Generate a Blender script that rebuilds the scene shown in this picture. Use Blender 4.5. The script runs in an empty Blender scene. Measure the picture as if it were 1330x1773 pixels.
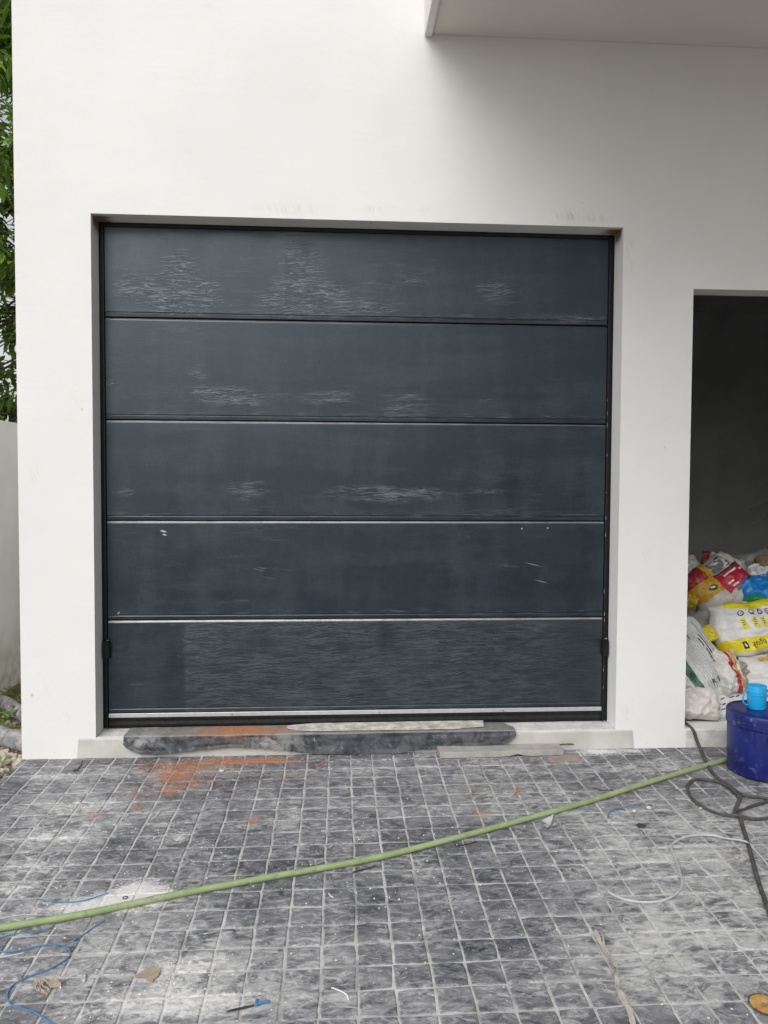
import bpy, bmesh, math, random
from mathutils import Vector, Matrix, noise
R = math.radians
scene = bpy.context.scene
COL = scene.collection

# ------------------------------------------------------------------ camera
YAW, PITCH, ROLL, FPX, PW, PH = -0.0644, -0.0392, 0.0047, 1331.0, 1330.0, 1773.0
CAM = Vector((-0.1375, -3.7242, 1.3308))
_r = Vector((math.cos(YAW), math.sin(YAW), 0)); _f = Vector((-math.sin(YAW), math.cos(YAW), 0)); _z = Vector((0, 0, 1))
FWD = _f * math.cos(PITCH) + _z * math.sin(PITCH); _u = -_f * math.sin(PITCH) + _z * math.cos(PITCH)
RGT = _r * math.cos(ROLL) + _u * math.sin(ROLL); UPV = -_r * math.sin(ROLL) + _u * math.cos(ROLL)
cd = bpy.data.cameras.new('camera'); cam = bpy.data.objects.new('camera', cd); COL.objects.link(cam)
cd.sensor_fit = 'HORIZONTAL'; cd.sensor_width = 36.0; cd.lens = FPX / PW * 36.0
cd.clip_start = 0.05; cd.clip_end = 2000
cam.matrix_world = Matrix(((RGT.x, UPV.x, -FWD.x, CAM.x), (RGT.y, UPV.y, -FWD.y, CAM.y), (RGT.z, UPV.z, -FWD.z, CAM.z), (0, 0, 0, 1)))
scene.camera = cam

# ------------------------------------------------------------------ light
SUN_AZ, SUN_EL = R(-154), R(43)          # azimuth from +Y towards +X: behind and left of the camera
world = bpy.data.worlds.new('World'); scene.world = world; world.use_nodes = True
wn = world.node_tree.nodes; wl = world.node_tree.links
sky = wn.new('ShaderNodeTexSky'); sky.sky_type = 'NISHITA'; sky.sun_disc = False
sky.sun_elevation = SUN_EL; sky.sun_rotation = SUN_AZ % (2 * math.pi)
sky.air_density = 1.0; sky.dust_density = 3.0; sky.ozone_density = 1.0
hs = wn.new('ShaderNodeHueSaturation'); hs.inputs['Saturation'].default_value = 0.2
wl.new(sky.outputs[0], hs.inputs['Color']); wl.new(hs.outputs[0], wn['Background'].inputs[0])
wn['Background'].inputs[1].default_value = 0.15
sd = bpy.data.lights.new('sun', 'SUN'); sd.energy = 1.1; sd.angle = R(50); sd.color = (1, 0.98, 0.955)
sun = bpy.data.objects.new('sun', sd); COL.objects.link(sun)
sdir = Vector((math.sin(SUN_AZ) * math.cos(SUN_EL), math.cos(SUN_AZ) * math.cos(SUN_EL), math.sin(SUN_EL)))
sun.rotation_euler = sdir.to_track_quat('Z', 'Y').to_euler(); sun.location = sdir * 30
vs = scene.view_settings
vs.view_transform = 'Standard'; vs.look = 'None'; vs.gamma = 1.0; vs.use_curve_mapping = False; vs.exposure = 0.17
scene.cycles.use_denoising = True
scene.cycles.max_bounces = 8; scene.cycles.diffuse_bounces = 5

# ------------------------------------------------------------------ helpers
SLOPE = 0.025
def gz(y): return SLOPE * y if y < 0 else 0.0
def ray(u, v): return FWD + RGT * ((u - PW / 2) / FPX) - UPV * ((v - PH / 2) / FPX)
def gp(u, v, up=0.0):                       # photo pixel -> point on the sloped drive
    d = ray(u, v); t = (SLOPE * CAM.y - CAM.z) / (d.z - SLOPE * d.y); p = CAM + d * t
    return Vector((p.x, p.y, gz(min(p.y, 0)) + up))
def at(u, v, Y): d = ray(u, v); return CAM + d * ((Y - CAM.y) / d.y)
def atz(u, v, Z): d = ray(u, v); return CAM + d * ((Z - CAM.z) / d.z)

def tag(o, label=None, cat=None, group=None, kind=None):
    if label: o['label'] = label
    if cat: o['category'] = cat
    if group: o['group'] = group
    if kind: o['kind'] = kind
    return o
def empty(name, loc=(0, 0, 0)):
    o = bpy.data.objects.new(name, None); COL.objects.link(o); o.location = loc; o.empty_display_size = .1
    return o
def setparent(o, parent):
    if parent is not None:
        bpy.context.view_layer.update() if False else None
        o.parent = parent
        o.matrix_parent_inverse = world_of(parent).inverted()
def world_of(o):
    m = o.matrix_basis.copy()
    if o.parent: m = world_of(o.parent) @ o.matrix_parent_inverse @ m
    return m
def link(name, me, mat, parent=None, loc=None):
    o = bpy.data.objects.new(name, me); COL.objects.link(o)
    if mat is not None and not me.materials:
        for m in (mat if isinstance(mat, (list, tuple)) else [mat]): me.materials.append(m)
    if loc is not None: o.location = loc
    setparent(o, parent)
    return o
def mesh(name, verts, faces, smooth=False):
    me = bpy.data.meshes.new(name); me.from_pydata([tuple(v) for v in verts], [], faces); me.update()
    if smooth:
        for p in me.polygons: p.use_smooth = True
    return me
def centred(verts):
    c = Vector((sum(v[0] for v in verts) / len(verts), sum(v[1] for v in verts) / len(verts), min(v[2] for v in verts)))
    return c, [Vector(v) - c for v in verts]
def obj(name, verts, faces, mat, parent=None, smooth=False):
    c, vv = centred(verts)
    return link(name, mesh(name, vv, faces, smooth), mat, parent, c)
def bm_obj(name, bm, mat, parent=None, smooth=False, recalc=True):
    if recalc: bmesh.ops.recalc_face_normals(bm, faces=bm.faces[:])
    vs_ = [v.co.copy() for v in bm.verts]; c, _ = centred(vs_)
    for v in bm.verts: v.co -= c
    me = bpy.data.meshes.new(name); bm.to_mesh(me); bm.free()
    if smooth:
        for p in me.polygons: p.use_smooth = True
    return link(name, me, mat, parent, c)
def add_box(bm, x0, x1, y0, y1, z0, z1):
    v = [bm.verts.new((x, y, z)) for z in (z0, z1) for y in (y0, y1) for x in (x0, x1)]
    for f in ((0, 2, 3, 1), (4, 5, 7, 6), (0, 1, 5, 4), (2, 6, 7, 3), (0, 4, 6, 2), (1, 3, 7, 5)): bm.faces.new([v[i] for i in f])
def box(name, x0, x1, y0, y1, z0, z1, mat, parent=None, bev=0.0):
    bm = bmesh.new(); add_box(bm, x0, x1, y0, y1, z0, z1)
    if bev: bmesh.ops.bevel(bm, geom=bm.edges[:], offset=bev, segments=2, affect='EDGES', profile=.5)
    return bm_obj(name, bm, mat, parent)
def catmull(pts, n=8):
    P = [Vector(p) for p in pts]; P = [P[0] * 2 - P[1]] + P + [P[-1] * 2 - P[-2]]; out = []
    for i in range(1, len(P) - 2):
        a, b, c, d = P[i - 1:i + 3]
        for k in range(n):
            t = k / n
            out.append(.5 * ((2 * b) + (c - a) * t + (2 * a - 5 * b + 4 * c - d) * t * t + (3 * b - a - 3 * c + d) * t ** 3))
    out.append(P[-2]); return out
def tube_geo(path, rad, seg=8):
    V, F = [], []; n = len(path); up = Vector((0, 0, 1)); prev = None
    for i, p in enumerate(path):
        t = (path[min(i + 1, n - 1)] - path[max(i - 1, 0)])
        t = t.normalized() if t.length > 1e-9 else Vector((1, 0, 0))
        if prev is None: prev = up if abs(t.z) < .9 else Vector((1, 0, 0))
        nrm = (prev - t * prev.dot(t)).normalized(); b = t.cross(nrm); prev = nrm
        r = rad(i / (n - 1)) if callable(rad) else rad
        for k in range(seg):
            a = 2 * math.pi * k / seg; V.append(p + (nrm * math.cos(a) + b * math.sin(a)) * r)
    for i in range(n - 1):
        for k in range(seg):
            F.append((i * seg + k, i * seg + (k + 1) % seg, (i + 1) * seg + (k + 1) % seg, (i + 1) * seg + k))
    F.append(tuple(range(seg))[::-1]); F.append(tuple((n - 1) * seg + k for k in range(seg)))
    return V, F
def tube(name, pts, rad, mat, parent=None, seg=8, n=8):
    V, F = tube_geo(catmull(pts, n), rad, seg)
    return obj(name, V, F, mat, parent, smooth=True)
def lathe(name, prof, mat, parent=None, seg=40, c=(0, 0, 0)):
    V, F = [], []
    for r, z in prof:
        for k in range(seg):
            a = 2 * math.pi * k / seg; V.append((c[0] + r * math.cos(a), c[1] + r * math.sin(a), c[2] + z))
    for i in range(len(prof) - 1):
        for k in range(seg):
            F.append((i * seg + k, i * seg + (k + 1) % seg, (i + 1) * seg + (k + 1) % seg, (i + 1) * seg + k))
    me_o = obj(name, V, F, mat, parent, smooth=True)
    return me_o
def slab_poly(name, poly, h, mat, parent=None, jag=0.0, curl=0.0):     # a flat irregular scrap with thickness; poly = list of points on its underside
    P = []
    for i, a in enumerate(poly):
        b = poly[(i + 1) % len(poly)]
        for k in range(3):
            q = Vector(a).lerp(Vector(b), k / 3); j = jag if k else 0
            P.append(q + Vector((random.uniform(-j, j), random.uniform(-j, j), 0)))
    n = len(P); c = sum(P, Vector()) / n
    top = [p + Vector((0, 0, h + curl * (p - c).length)) for p in P]; bot = [p + Vector((0, 0, curl * (p - c).length)) for p in P]
    V = bot + top + [c + Vector((0, 0, h)), c]
    F = [(i, (i + 1) % n, n + (i + 1) % n, n + i) for i in range(n)]
    F += [(n + i, n + (i + 1) % n, 2 * n) for i in range(n)] + [((i + 1) % n, i, 2 * n + 1) for i in range(n)]
    return obj(name, V, F, mat, parent)

# ------------------------------------------------------------------ material language
class E:
    def __init__(s, mt, sock): s.m, s.s = mt, sock
    def _b(s, op, o, sw=False):
        n = s.m.nt.nodes.new('ShaderNodeMath'); n.operation = op
        for i, x in enumerate((o, s) if sw else (s, o)):
            if isinstance(x, E): s.m.nt.links.new(x.s, n.inputs[i])
            elif x is not None: n.inputs[i].default_value = x
        return E(s.m, n.outputs[0])
    def __add__(s, o): return s._b('ADD', o)
    __radd__ = __add__
    def __mul__(s, o): return s._b('MULTIPLY', o)
    __rmul__ = __mul__
    def __sub__(s, o): return s._b('SUBTRACT', o)
    def __rsub__(s, o): return s._b('SUBTRACT', o, True)
    def __truediv__(s, o): return s._b('DIVIDE', o)
    def pow(s, o): return s._b('POWER', o)
    def max(s, o): return s._b('MAXIMUM', o)
    def min(s, o): return s._b('MINIMUM', o)
    def abs(s): return s._b('ABSOLUTE', None)
    def sin(s): return s._b('SINE', None)
    def exp(s): return s._b('EXPONENT', None)
    def fract(s): return s._b('FRACT', None)
    def lt(s, o): return s._b('LESS_THAN', o)
    def gt(s, o): return s._b('GREATER_THAN', o)
    def ss(s, a, b, lo=0.0, hi=1.0):
        n = s.m.nt.nodes.new('ShaderNodeMapRange'); n.interpolation_type = 'SMOOTHSTEP'
        s.m.nt.links.new(s.s, n.inputs['Value'])
        for k, v in (('From Min', a), ('From Max', b), ('To Min', lo), ('To Max', hi)): n.inputs[k].default_value = v
        return E(s.m, n.outputs['Result'])
class Mat:
    def __init__(s, name, color=(.5, .5, .5), rough=.6, spec=.5, metal=0.0):
        s.mat = bpy.data.materials.new(name); s.mat.use_nodes = True; s.nt = s.mat.node_tree
        s.bsdf = s.nt.nodes['Principled BSDF']
        s.set('Base Color', color); s.set('Roughness', rough); s.set('Specular IOR Level', spec); s.set('Metallic', metal)
    def set(s, k, v):
        i = s.bsdf.inputs[k]
        if isinstance(v, E): s.nt.links.new(v.s, i)
        elif isinstance(v, (tuple, list)) and len(v) == 3: i.default_value = (*v, 1)
        else: i.default_value = v
    def pos(s): return E(s, s.nt.nodes.new('ShaderNodeNewGeometry').outputs['Position'])
    def objc(s): return E(s, s.nt.nodes.new('ShaderNodeTexCoord').outputs['Object'])
    def uv(s): return E(s, s.nt.nodes.new('ShaderNodeTexCoord').outputs['UV'])
    def rnd(s): return E(s, s.nt.nodes.new('ShaderNodeObjectInfo').outputs['Random'])
    def island(s): return E(s, s.nt.nodes.new('ShaderNodeNewGeometry').outputs['Random Per Island'])
    def xyz(s, v):
        n = s.nt.nodes.new('ShaderNodeSeparateXYZ'); s.nt.links.new(v.s, n.inputs[0]); return [E(s, o) for o in n.outputs]
    def vec(s, x, y, z):
        n = s.nt.nodes.new('ShaderNodeCombineXYZ')
        for i, q in enumerate((x, y, z)):
            if isinstance(q, E): s.nt.links.new(q.s, n.inputs[i])
            else: n.inputs[i].default_value = q
        return E(s, n.outputs[0])
    def scl(s, v, k):
        n = s.nt.nodes.new('ShaderNodeVectorMath'); n.operation = 'MULTIPLY'; s.nt.links.new(v.s, n.inputs[0]); n.inputs[1].default_value = k
        return E(s, n.outputs[0])
    def vadd(s, v, w):
        n = s.nt.nodes.new('ShaderNodeVectorMath'); n.operation = 'ADD'; s.nt.links.new(v.s, n.inputs[0])
        if isinstance(w, E): s.nt.links.new(w.s, n.inputs[1])
        else: n.inputs[1].default_value = w
        return E(s, n.outputs[0])
    def noise(s, v, scale, detail=3, rough=.55, dist=0.0):
        n = s.nt.nodes.new('ShaderNodeTexNoise'); s.nt.links.new(v.s, n.inputs['Vector'])
        n.inputs['Scale'].default_value = scale; n.inputs['Detail'].default_value = detail
        n.inputs['Roughness'].default_value = rough; n.inputs['Distortion'].default_value = dist
        return E(s, n.outputs['Fac'])
    def voro(s, v, scale, feature='F1'):
        n = s.nt.nodes.new('ShaderNodeTexVoronoi'); n.feature = feature; s.nt.links.new(v.s, n.inputs['Vector']); n.inputs['Scale'].default_value = scale
        return E(s, n.outputs['Distance'])
    def mix(s, f, a, b):
        n = s.nt.nodes.new('ShaderNodeMix'); n.data_type = 'RGBA'
        for sock, q in ((n.inputs[0], f), (n.inputs[6], a), (n.inputs[7], b)):
            if isinstance(q, E): s.nt.links.new(q.s, sock)
            elif isinstance(q, (tuple, list)): sock.default_value = (*q, 1)
            else: sock.default_value = q
        return E(s, n.outputs[2])
    def bump(s, h, strength=.3, dist=.01):
        n = s.nt.nodes.new('ShaderNodeBump'); n.inputs['Strength'].default_value = strength; n.inputs['Distance'].default_value = dist
        s.nt.links.new(h.s, n.inputs['Height']); s.nt.links.new(n.outputs[0], s.bsdf.inputs['Normal'])
    def blob(s, x, y, cx, cy, rx, ry):            # soft patch of wear: 1 at its middle, 0 outside
        a = (x - cx) * (1 / rx); b = (y - cy) * (1 / ry)
        return (0 - (a * a + b * b)).exp()
def simple(name, color, rough=.6, spec=.4, metal=0, var=.15, scale=30, bump=.0, bdist=.003):
    m = Mat(name, color, rough, spec, metal); p = m.objc(); n = m.noise(p, scale, 4, .6)
    d = tuple(c * (1 - var) for c in color); l = tuple(min(1, c * (1 + var)) for c in color)
    m.set('Base Color', m.mix(n.ss(.3, .7), d, l))
    if bump: m.bump(m.noise(p, scale * 3, 4, .6), bump, bdist)
    return m.mat

# ------------------------------------------------------------------ setting materials
def plaster_mat():
    m = Mat('white_plaster', (.76, .76, .745), .75, .25); p = m.pos(); x, y, z = m.xyz(p)
    n1 = m.noise(p, 1.3, 4, .6); n2 = m.noise(p, 9, 5, .65); n3 = m.noise(m.scl(p, (1, 1, .35)), 22, 5, .7)
    c = m.mix(n1.ss(.3, .7), (.735, .735, .72), (.78, .78, .765))
    c = m.mix(n2.ss(.62, .8) * .18, c, (.62, .62, .6))
    # grimy hand marks above the opening, a few scuffs on the piers, splash dirt at the foot
    s = None
    for u, v, rx, rz, k in ((500, 362, .13, .02, .35), (655, 362, .08, .02, .28), (735, 364, .02, .02, .4), (975, 374, .07, .022, .75), (1030, 378, .07, .018, .5),
                            (1090, 430, .015, .06, .45), (1090, 460, .02, .03, .4), (60, 820, .03, .05, .25), (130, 690, .02, .08, .2), (1120, 960, .05, .05, .12), (80, 1190, .12, .12, .07),
                            (115, 1240, .03, .02, .3), (1085, 1235, .03, .05, .3)):
        w = at(u, v, 0); b = m.blob(x, z, w.x, w.z, rx, rz) * k; s = b if s is None else s + b
    mk = m.noise(m.vec(x * 75 + z * 25, y * 60, z * 9), 1, 5, .7)
    c = m.mix((s * mk.ss(.42, .68) * 1.0).min(.6), c, (.38, .36, .29))
    foot = (z * -1).ss(-.16, .02); c = m.mix(foot * n3.ss(.5, .75) * .3, c, (.5, .49, .46))
    sc = m.noise(m.vec(x * 7, y, z * 5), 3, 2, .5, 2.0); spk = m.voro(p, 3.1)
    c = m.mix(spk.ss(.035, .015) * .55, c, (.3, .29, .27))
    # rust bleeding from the two top corners of the door opening
    for u, v in ((165, 373), (1074, 396)):
        w = at(u, v, 0); r = m.blob(x, z, w.x, w.z - .005, .055, .035) * y.ss(.012, .05)
        c = m.mix((r * n2.ss(.3, .6) * 1.4).min(.9), c, (.16, .075, .025))
    m.set('Base Color', c); tr = m.noise(m.vec(x * 1.0 + n1 * .5, y, z * 2.2), 4.5, 5, .6, .8); c = m.mix(tr.ss(.56, .7) * .09, c, (.66, .655, .63)); m.set('Base Color', c); m.bump(m.noise(p, 14, 6, .65) + n3 * .3 + tr * 1.6, .16, .008)
    return m.mat
M = {}
M['plaster'] = plaster_mat()
M['soffit'] = simple('soffit_paint', (.72, .70, .66), .8, .2, 0, .03, 3)
M['cement'] = simple('bare_cement', (.52, .51, .48), .85, .2, 0, .10, 7, .25)
M['cement_floor'] = simple('cement_floor', (.57, .56, .53), .85, .2, 0, .16, 14, .3)
M['room'] = simple('unpainted_render', (.36, .37, .365), .85, .2, 0, .12, 3, .2)
M['dark_room'] = simple('dark_garage', (.1, .1, .1), .9, .1)
def bwall_mat():
    m = Mat('boundary_plaster', (.6, .6, .55), .8, .2); p = m.pos(); x, y, z = m.xyz(p)
    n = m.noise(p, 3, 5, .6); c = m.mix(n.ss(.35, .7), (.74, .745, .71), (.80, .80, .77))
    c = m.mix(z.ss(.5, .0) * m.noise(p, 11, 4).ss(.35, .65) * .5, c, (.3, .28, .17)); m.set('Base Color', c); m.bump(m.noise(p, 25, 5), .2, .005); return m.mat
M['bwall'] = bwall_mat()
M['footing'] = simple('mossy_footing', (.17, .15, .075), .95, .1, 0, .35, 12, .6, .01)

ORANGE = [(400, 1318, .30, .05, .85), (330, 1330, .16, .06, .75), (460, 1318, .16, .035, .7), (300, 1345, .09, .06, .9), (290, 1372, .05, .035, 1.0), (325, 1362, .07, .05, .6), (437, 1422, .022, .024, 1.1), (240, 1375, .05, .035, .6), (260, 1330, .12, .05, .45), (350, 1350, .2, .09, .35),
          (170, 1412, .05, .015, .7), (240, 1398, .03, .02, .5), (500, 1345, .1, .05, .4), (570, 1325, .1, .03, .35), (895, 1371, .02, .02, .9)]
OCHRE = [(836, 1410, .03, .035, 1.1), (820, 1370, .07, .17, .45), (870, 1330, .12, .08, .3), (780, 1400, .03, .1, .3)]
WHITE = [(245, 1543, .09, .07, 1.6), (205, 1562, .16, .06, 1.4), (120, 1572, .13, .03, .8), (60, 1600, .16, .05, .6), (335, 1668, .14, .045, .85), (300, 1700, .12, .05, .7), (350, 1738, .18, .05, .9), (200, 1750, .2, .06, .6), (150, 1395, .2, .08, .8),
         (110, 1450, .24, .08, .75), (60, 1500, .16, .09, .8), (30, 1540, .1, .04, .9), (95, 1345, .22, .04, .7), (190, 1330, .16, .03, .6), (1035, 1302, .11, .04, 1.4), (1100, 1300, .1, .03, .8), (990, 1318, .08, .03, .7), (310, 1445, .05, .08, .6), (350, 1460, .06, .05, .5),
         (640, 1318, .3, .03, .5), (830, 1312, .2, .03, .6), (40, 1700, .12, .08, .5)]
FILM = [(1200, 1560, .35, .35, .9), (1150, 1470, .4, .22, .8), (1230, 1420, .35, .18, .8), (1250, 1650, .3, .18, .85), (560, 1400, .35, .28, .55), (900, 1380, .4, .2, .6), (100, 1420, .35, .3, .8), (60, 1560, .25, .15, .8), (330, 1700, .3, .14, .8), (250, 1340, .4, .06, .7), (700, 1330, .6, .05, .7), (1100, 1330, .3, .06, .8), (640, 1640, .3, .2, .3), (250, 1650, .4, .2, .75), (500, 1740, .35, .1, .6), (1000, 1700, .3, .12, .5)]
def paving_mat(name, grout=False):
    m = Mat(name, (.1, .1, .1), .7, .3); p = m.pos(); x, y, z = m.xyz(p)
    wx = m.noise(p, 5, 3, .6); pd = m.vadd(p, m.vec(wx * .12, wx * .08, 0.0))
    big = m.noise(p, 1.7, 3, .5); mid = m.noise(pd, 13, 8, .68, .8); fine = m.noise(p, 70, 5, .7); r = m.rnd(); po = m.vec(x * 1.1 + r * 9, y * 1.9 + r * 5, r * 3); fl = m.noise(po, 11, 8, .68, 1.6)
    fs = None
    for u, v, rx, ry, k in FILM:
        w = gp(u, v); bl = m.blob(x, y, w.x, w.y, rx, ry) * k; fs = bl if fs is None else fs + bl
    dz = fs.ss(.1, .9, .5, 1.0)
    if grout:
        c = m.mix(mid.ss(.35, .65), (.40, .395, .38), (.60, .59, .565)); c = m.mix(m.noise(p, 5, 5, .65).ss(.5, .66) * .75, c, (.2, .2, .205)); c = m.mix(fine.ss(.55, .75) * .5, c, (.15, .15, .14))
    else:
        c = m.mix(mid.ss(.36, .6), (.046, .049, .060), (.14, .143, .158)); c = m.mix(r.ss(.3, 1.0) * .65, c, (.038, .041, .052))
        c = m.mix(fl.ss(.46, .66) * .8 * dz, c, (.28, .285, .30)); sme = m.noise(m.vec(x * 1.6 + r * 4, y * 3.2, r * 2), 9, 9, .74, 1.8); c = m.mix(sme.ss(.48, .64) * .95 * dz, c, (.52, .525, .53)); loc = m.noise(pd, 4.2, 4, .6, .8); c = m.mix(loc.ss(.45, .7) * sme.ss(.38, .6) * .6, c, (.54, .54, .535))
        c = m.mix((fine.ss(.6, .8) * big.ss(.35, .6)) * .5, c, (.34, .34, .34))
        vein = (fl * 2 - 1).abs().ss(.035, .0) * m.noise(p, 6, 2).ss(.45, .6)
        c = m.mix(vein * .6, c, (.4, .4, .4))
    film = ((fs * .72 + big.ss(.4, .7) * .25).min(1)) * (m.noise(m.vec(x * 1.0 + wx * .2, y * 1.7, 0.0), 7, 9, .74, 1.4).ss(.40, .62, .06, 1.0))
    c = m.mix((film * (.85 if not grout else .6)).min(.85), c, (.56, .56, .55))
    for spots, colr, a, b, cap in ((WHITE, (.74, .735, .72), .42, .62, .9), (OCHRE, (.42, .31, .17), .35, .65, .6), (ORANGE, (.45, .215, .115), .34, .6, .8)):
        s = None
        for u, v, rx, ry, k in spots:
            w = gp(u, v); bl = m.blob(x, y, w.x, w.y, rx, ry) * k; s = bl if s is None else s + bl
        nn = m.noise(m.vec(x * 1.0 + wx * .1, y * 1.5, 0.0), 26, 9, .78, 1.1)
        c = m.mix(((s * .5 + (nn - .5) * (2.4 if spots is WHITE else 1.5) * s.ss(0, .5)).ss(.08, .8)).min(cap), c, colr)
    m.set('Base Color', c); m.set('Roughness', mid.ss(.3, .7, .48, .75))
    m.bump(fl * 1.0 + mid * .6 + fine * .25, .6 if not grout else .5, .008)
    return m.mat
M['paver'] = paving_mat('slate_grey_paver'); M['grout'] = paving_mat('cement_joint', True)
def soil_mat():
    m = Mat('soil', (.14, .11, .07), .95, .1); p = m.pos(); n = m.noise(p, 9, 7, .7)
    c = m.mix(n.ss(.35, .65), (.14, .105, .065), (.36, .31, .23)); m.set('Base Color', c); m.bump(m.noise(p, 40, 6, .7), .7, .02); return m.mat
M['soil'] = soil_mat()
M['road'] = simple('pale_concrete_road', (.42, .41, .39), .9, .2, 0, .12, 3, .1)

# ------------------------------------------------------------------ ground
def build_ground():
    ys = [200, 60, 20, 6, 3, 1.6, .8, .2, -.2, -1, -3, -8, -20, -60, -200]; xs = [-200, -60, -20, -6, -3, -2.2, -1.9, -1.6, 0, 4, 20, 60, 200]
    V = [(x, y, SLOPE * max(min(y, 0), -8) - .055 + (-.0 if -3 < x < 3 else 0)) for y in ys for x in xs]; w = len(xs)
    F = [(i * w + j, (i + 1) * w + j, (i + 1) * w + j + 1, i * w + j + 1) for i in range(len(ys) - 1) for j in range(w - 1)]
    tag(obj('ground', V, F, M['soil']), kind='structure')
build_ground()

tag(obj('road', [(-40, -5.62, gz(-5.62) + .0), (40, -5.62, gz(-5.62) + .0), (40, -14, -.19), (-40, -14, -.19)], [(0, 3, 2, 1)], M['road']), kind='structure')  # pale strip added out of view to bounce light onto wall and soffit
# ------------------------------------------------------------------ pavement
PX0, PX1, PY0 = -1.622, 3.6, -5.6
PITX, PITY = .1025, .1005
def build_pavement():
    rng = random.Random(7)
    V, F = [], []
    ys = [0.0 if i == 0 else -i * .4 for i in range(15)]
    for y in ys:
        V += [(PX0, y, gz(y) - .0021), (PX1, y, gz(y) - .0021), (PX0, y, gz(y) - .12), (PX1, y, gz(y) - .12)]
    n = len(ys)
    for i in range(n - 1):
        a, b = i * 4, (i + 1) * 4
        F += [(a, b, b + 1, a + 1), (a + 2, b + 2, b, a), (a + 1, b + 1, b + 3, a + 3)]
    F += [(2, 0, 1, 3), ((n - 1) * 4, (n - 1) * 4 + 2, (n - 1) * 4 + 3, (n - 1) * 4 + 1)]
    pav = tag(obj('pavement', V, F, M['grout']), kind='structure')
    def colx(i, y):
        return -.0615 + (i) * PITX + .008 * (y + .6) + .0045 * noise.noise((i * 7.3, y * 5.0, 1)) + .003 * noise.noise((i * 3.1, y * 19, 4)) + (.006 * noise.noise((i * 5.7, 9, 2)))
    def rowy(j, x):
        return -.6935 - (j - 7) * PITY + .004 * noise.noise((x * 5.0, j * 9.1, 2)) + .002 * noise.noise((x * 23, j * 4.1, 7)) + .005 * noise.noise((j * 6.3, 5, 1)) + .006 * x
    tiles = []
    for j in range(-1, 50):
        for i in range(-17, 38):
            yc = rowy(j, i * PITX) - PITY / 2; xc = colx(i, yc) + PITX / 2
            xa, xb = colx(i, yc), colx(i + 1, yc); 
            if xb < PX0 + .02 or xa > PX1 - .02 or yc > -.012 or yc < PY0 + .1: continue
            ga, gb = rng.uniform(.002, .0042), rng.uniform(.0012, .0030); dz = rng.uniform(-.0007, .0018); tx, ty = rng.uniform(-.007, .007), rng.uniform(-.007, .007)
            ring = []
            for k in range(3):
                t = k / 3; x = xa + (xb - xa) * t; ring.append((x, rowy(j, x) - gb))
            for k in range(3):
                t = k / 3; y = rowy(j, xb) - PITY * t; ring.append((colx(i + 1, y) - ga, y - gb * (1 - 2 * t)))
            for k in range(3):
                t = k / 3; x = xb + (xa - xb) * t; ring.append((x - (ga if k == 0 else 0), rowy(j + 1, x) + gb))
            for k in range(3):
                t = k / 3; y = rowy(j + 1, xa) + PITY * t; ring.append((colx(i, y) + ga, y + gb * (1 - 2 * t)))
            ccx = sum(a for a, b in ring) / 12; ccy = sum(b for a, b in ring) / 12; chp = [rng.uniform(.0, .10) * (rng.random() < .4) if k % 3 == 0 else 0 for k in range(12)]
            ring = [(a + (ccx - a) * chp[k] + rng.uniform(-.0008, .0008), b + (ccy - b) * chp[k]) for k, (a, b) in enumerate(ring)]
            ring = [(min(max(a, PX0 + .001), PX1), min(b + rng.uniform(-.0009, .0009), -.004)) for a, b in ring]
            cx = sum(a for a, b in ring) / 12; cy = sum(b for a, b in ring) / 12
            ins = [(a + (cx - a) * .075 + rng.uniform(-.001, .001), b + (cy - b) * .075 + rng.uniform(-.001, .001)) for a, b in ring]
            zt = lambda a, b: gz(b) + dz + (a - cx) * tx + (b - cy) * ty
            vv = [Vector((a, b, gz(b) - .006)) for a, b in ring] + [Vector((a, b, zt(a, b) - .0026)) for a, b in ring] + [Vector((a, b, zt(a, b))) for a, b in ins] + [Vector((cx, cy, zt(cx, cy) + rng.uniform(-.0008, .0008)))]
            vv = [Vector((v.x, v.y, v.z)) for v in vv]
            ff = []
            for k in range(12):
                q = (k + 1) % 12
                ff += [(q, k, 12 + k, 12 + q), (12 + q, 12 + k, 24 + k, 24 + q), (24 + q, 24 + k, 36)]
            c = Vector((cx, cy, gz(cy))); d = ray(0, 0); rel = c - CAM; dep = rel.dot(FWD)
            u = PW / 2 + FPX * rel.dot(RGT) / max(dep, .01); v = PH / 2 - FPX * rel.dot(UPV) / max(dep, .01)
            vis = dep > .3 and -25 < u < PW + 25 and v < PH + 25
            tiles.append((dep if vis else 99, vv, ff, c))
    tiles.sort(key=lambda t: t[0])
    for t in tiles[:300]:
        vv = [v - t[3] for v in t[1]]; me = mesh('paving_stone', vv, t[2]); link('paving_stone', me, M['paver'], pav, t[3])
    V, F = [], []
    for t in tiles[300:]:
        b = len(V); V += t[1]; F += [tuple(k + b for k in f) for f in t[2]]
    tag(obj('paving_stones', V, F, M['paver_far'], pav), kind='stuff')
m_far = paving_mat('slate_grey_paver_field')
# the joined field has one object id, so each stone there takes its tone from its own mesh island
for n_ in list(m_far.node_tree.nodes):
    if n_.bl_idname == 'ShaderNodeObjectInfo':
        g_ = m_far.node_tree.nodes.new('ShaderNodeNewGeometry')
        for l_ in list(m_far.node_tree.links):
            if l_.from_node == n_: m_far.node_tree.links.new(g_.outputs['Random Per Island'], l_.to_socket)
M['paver_far'] = m_far
build_pavement()

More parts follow.
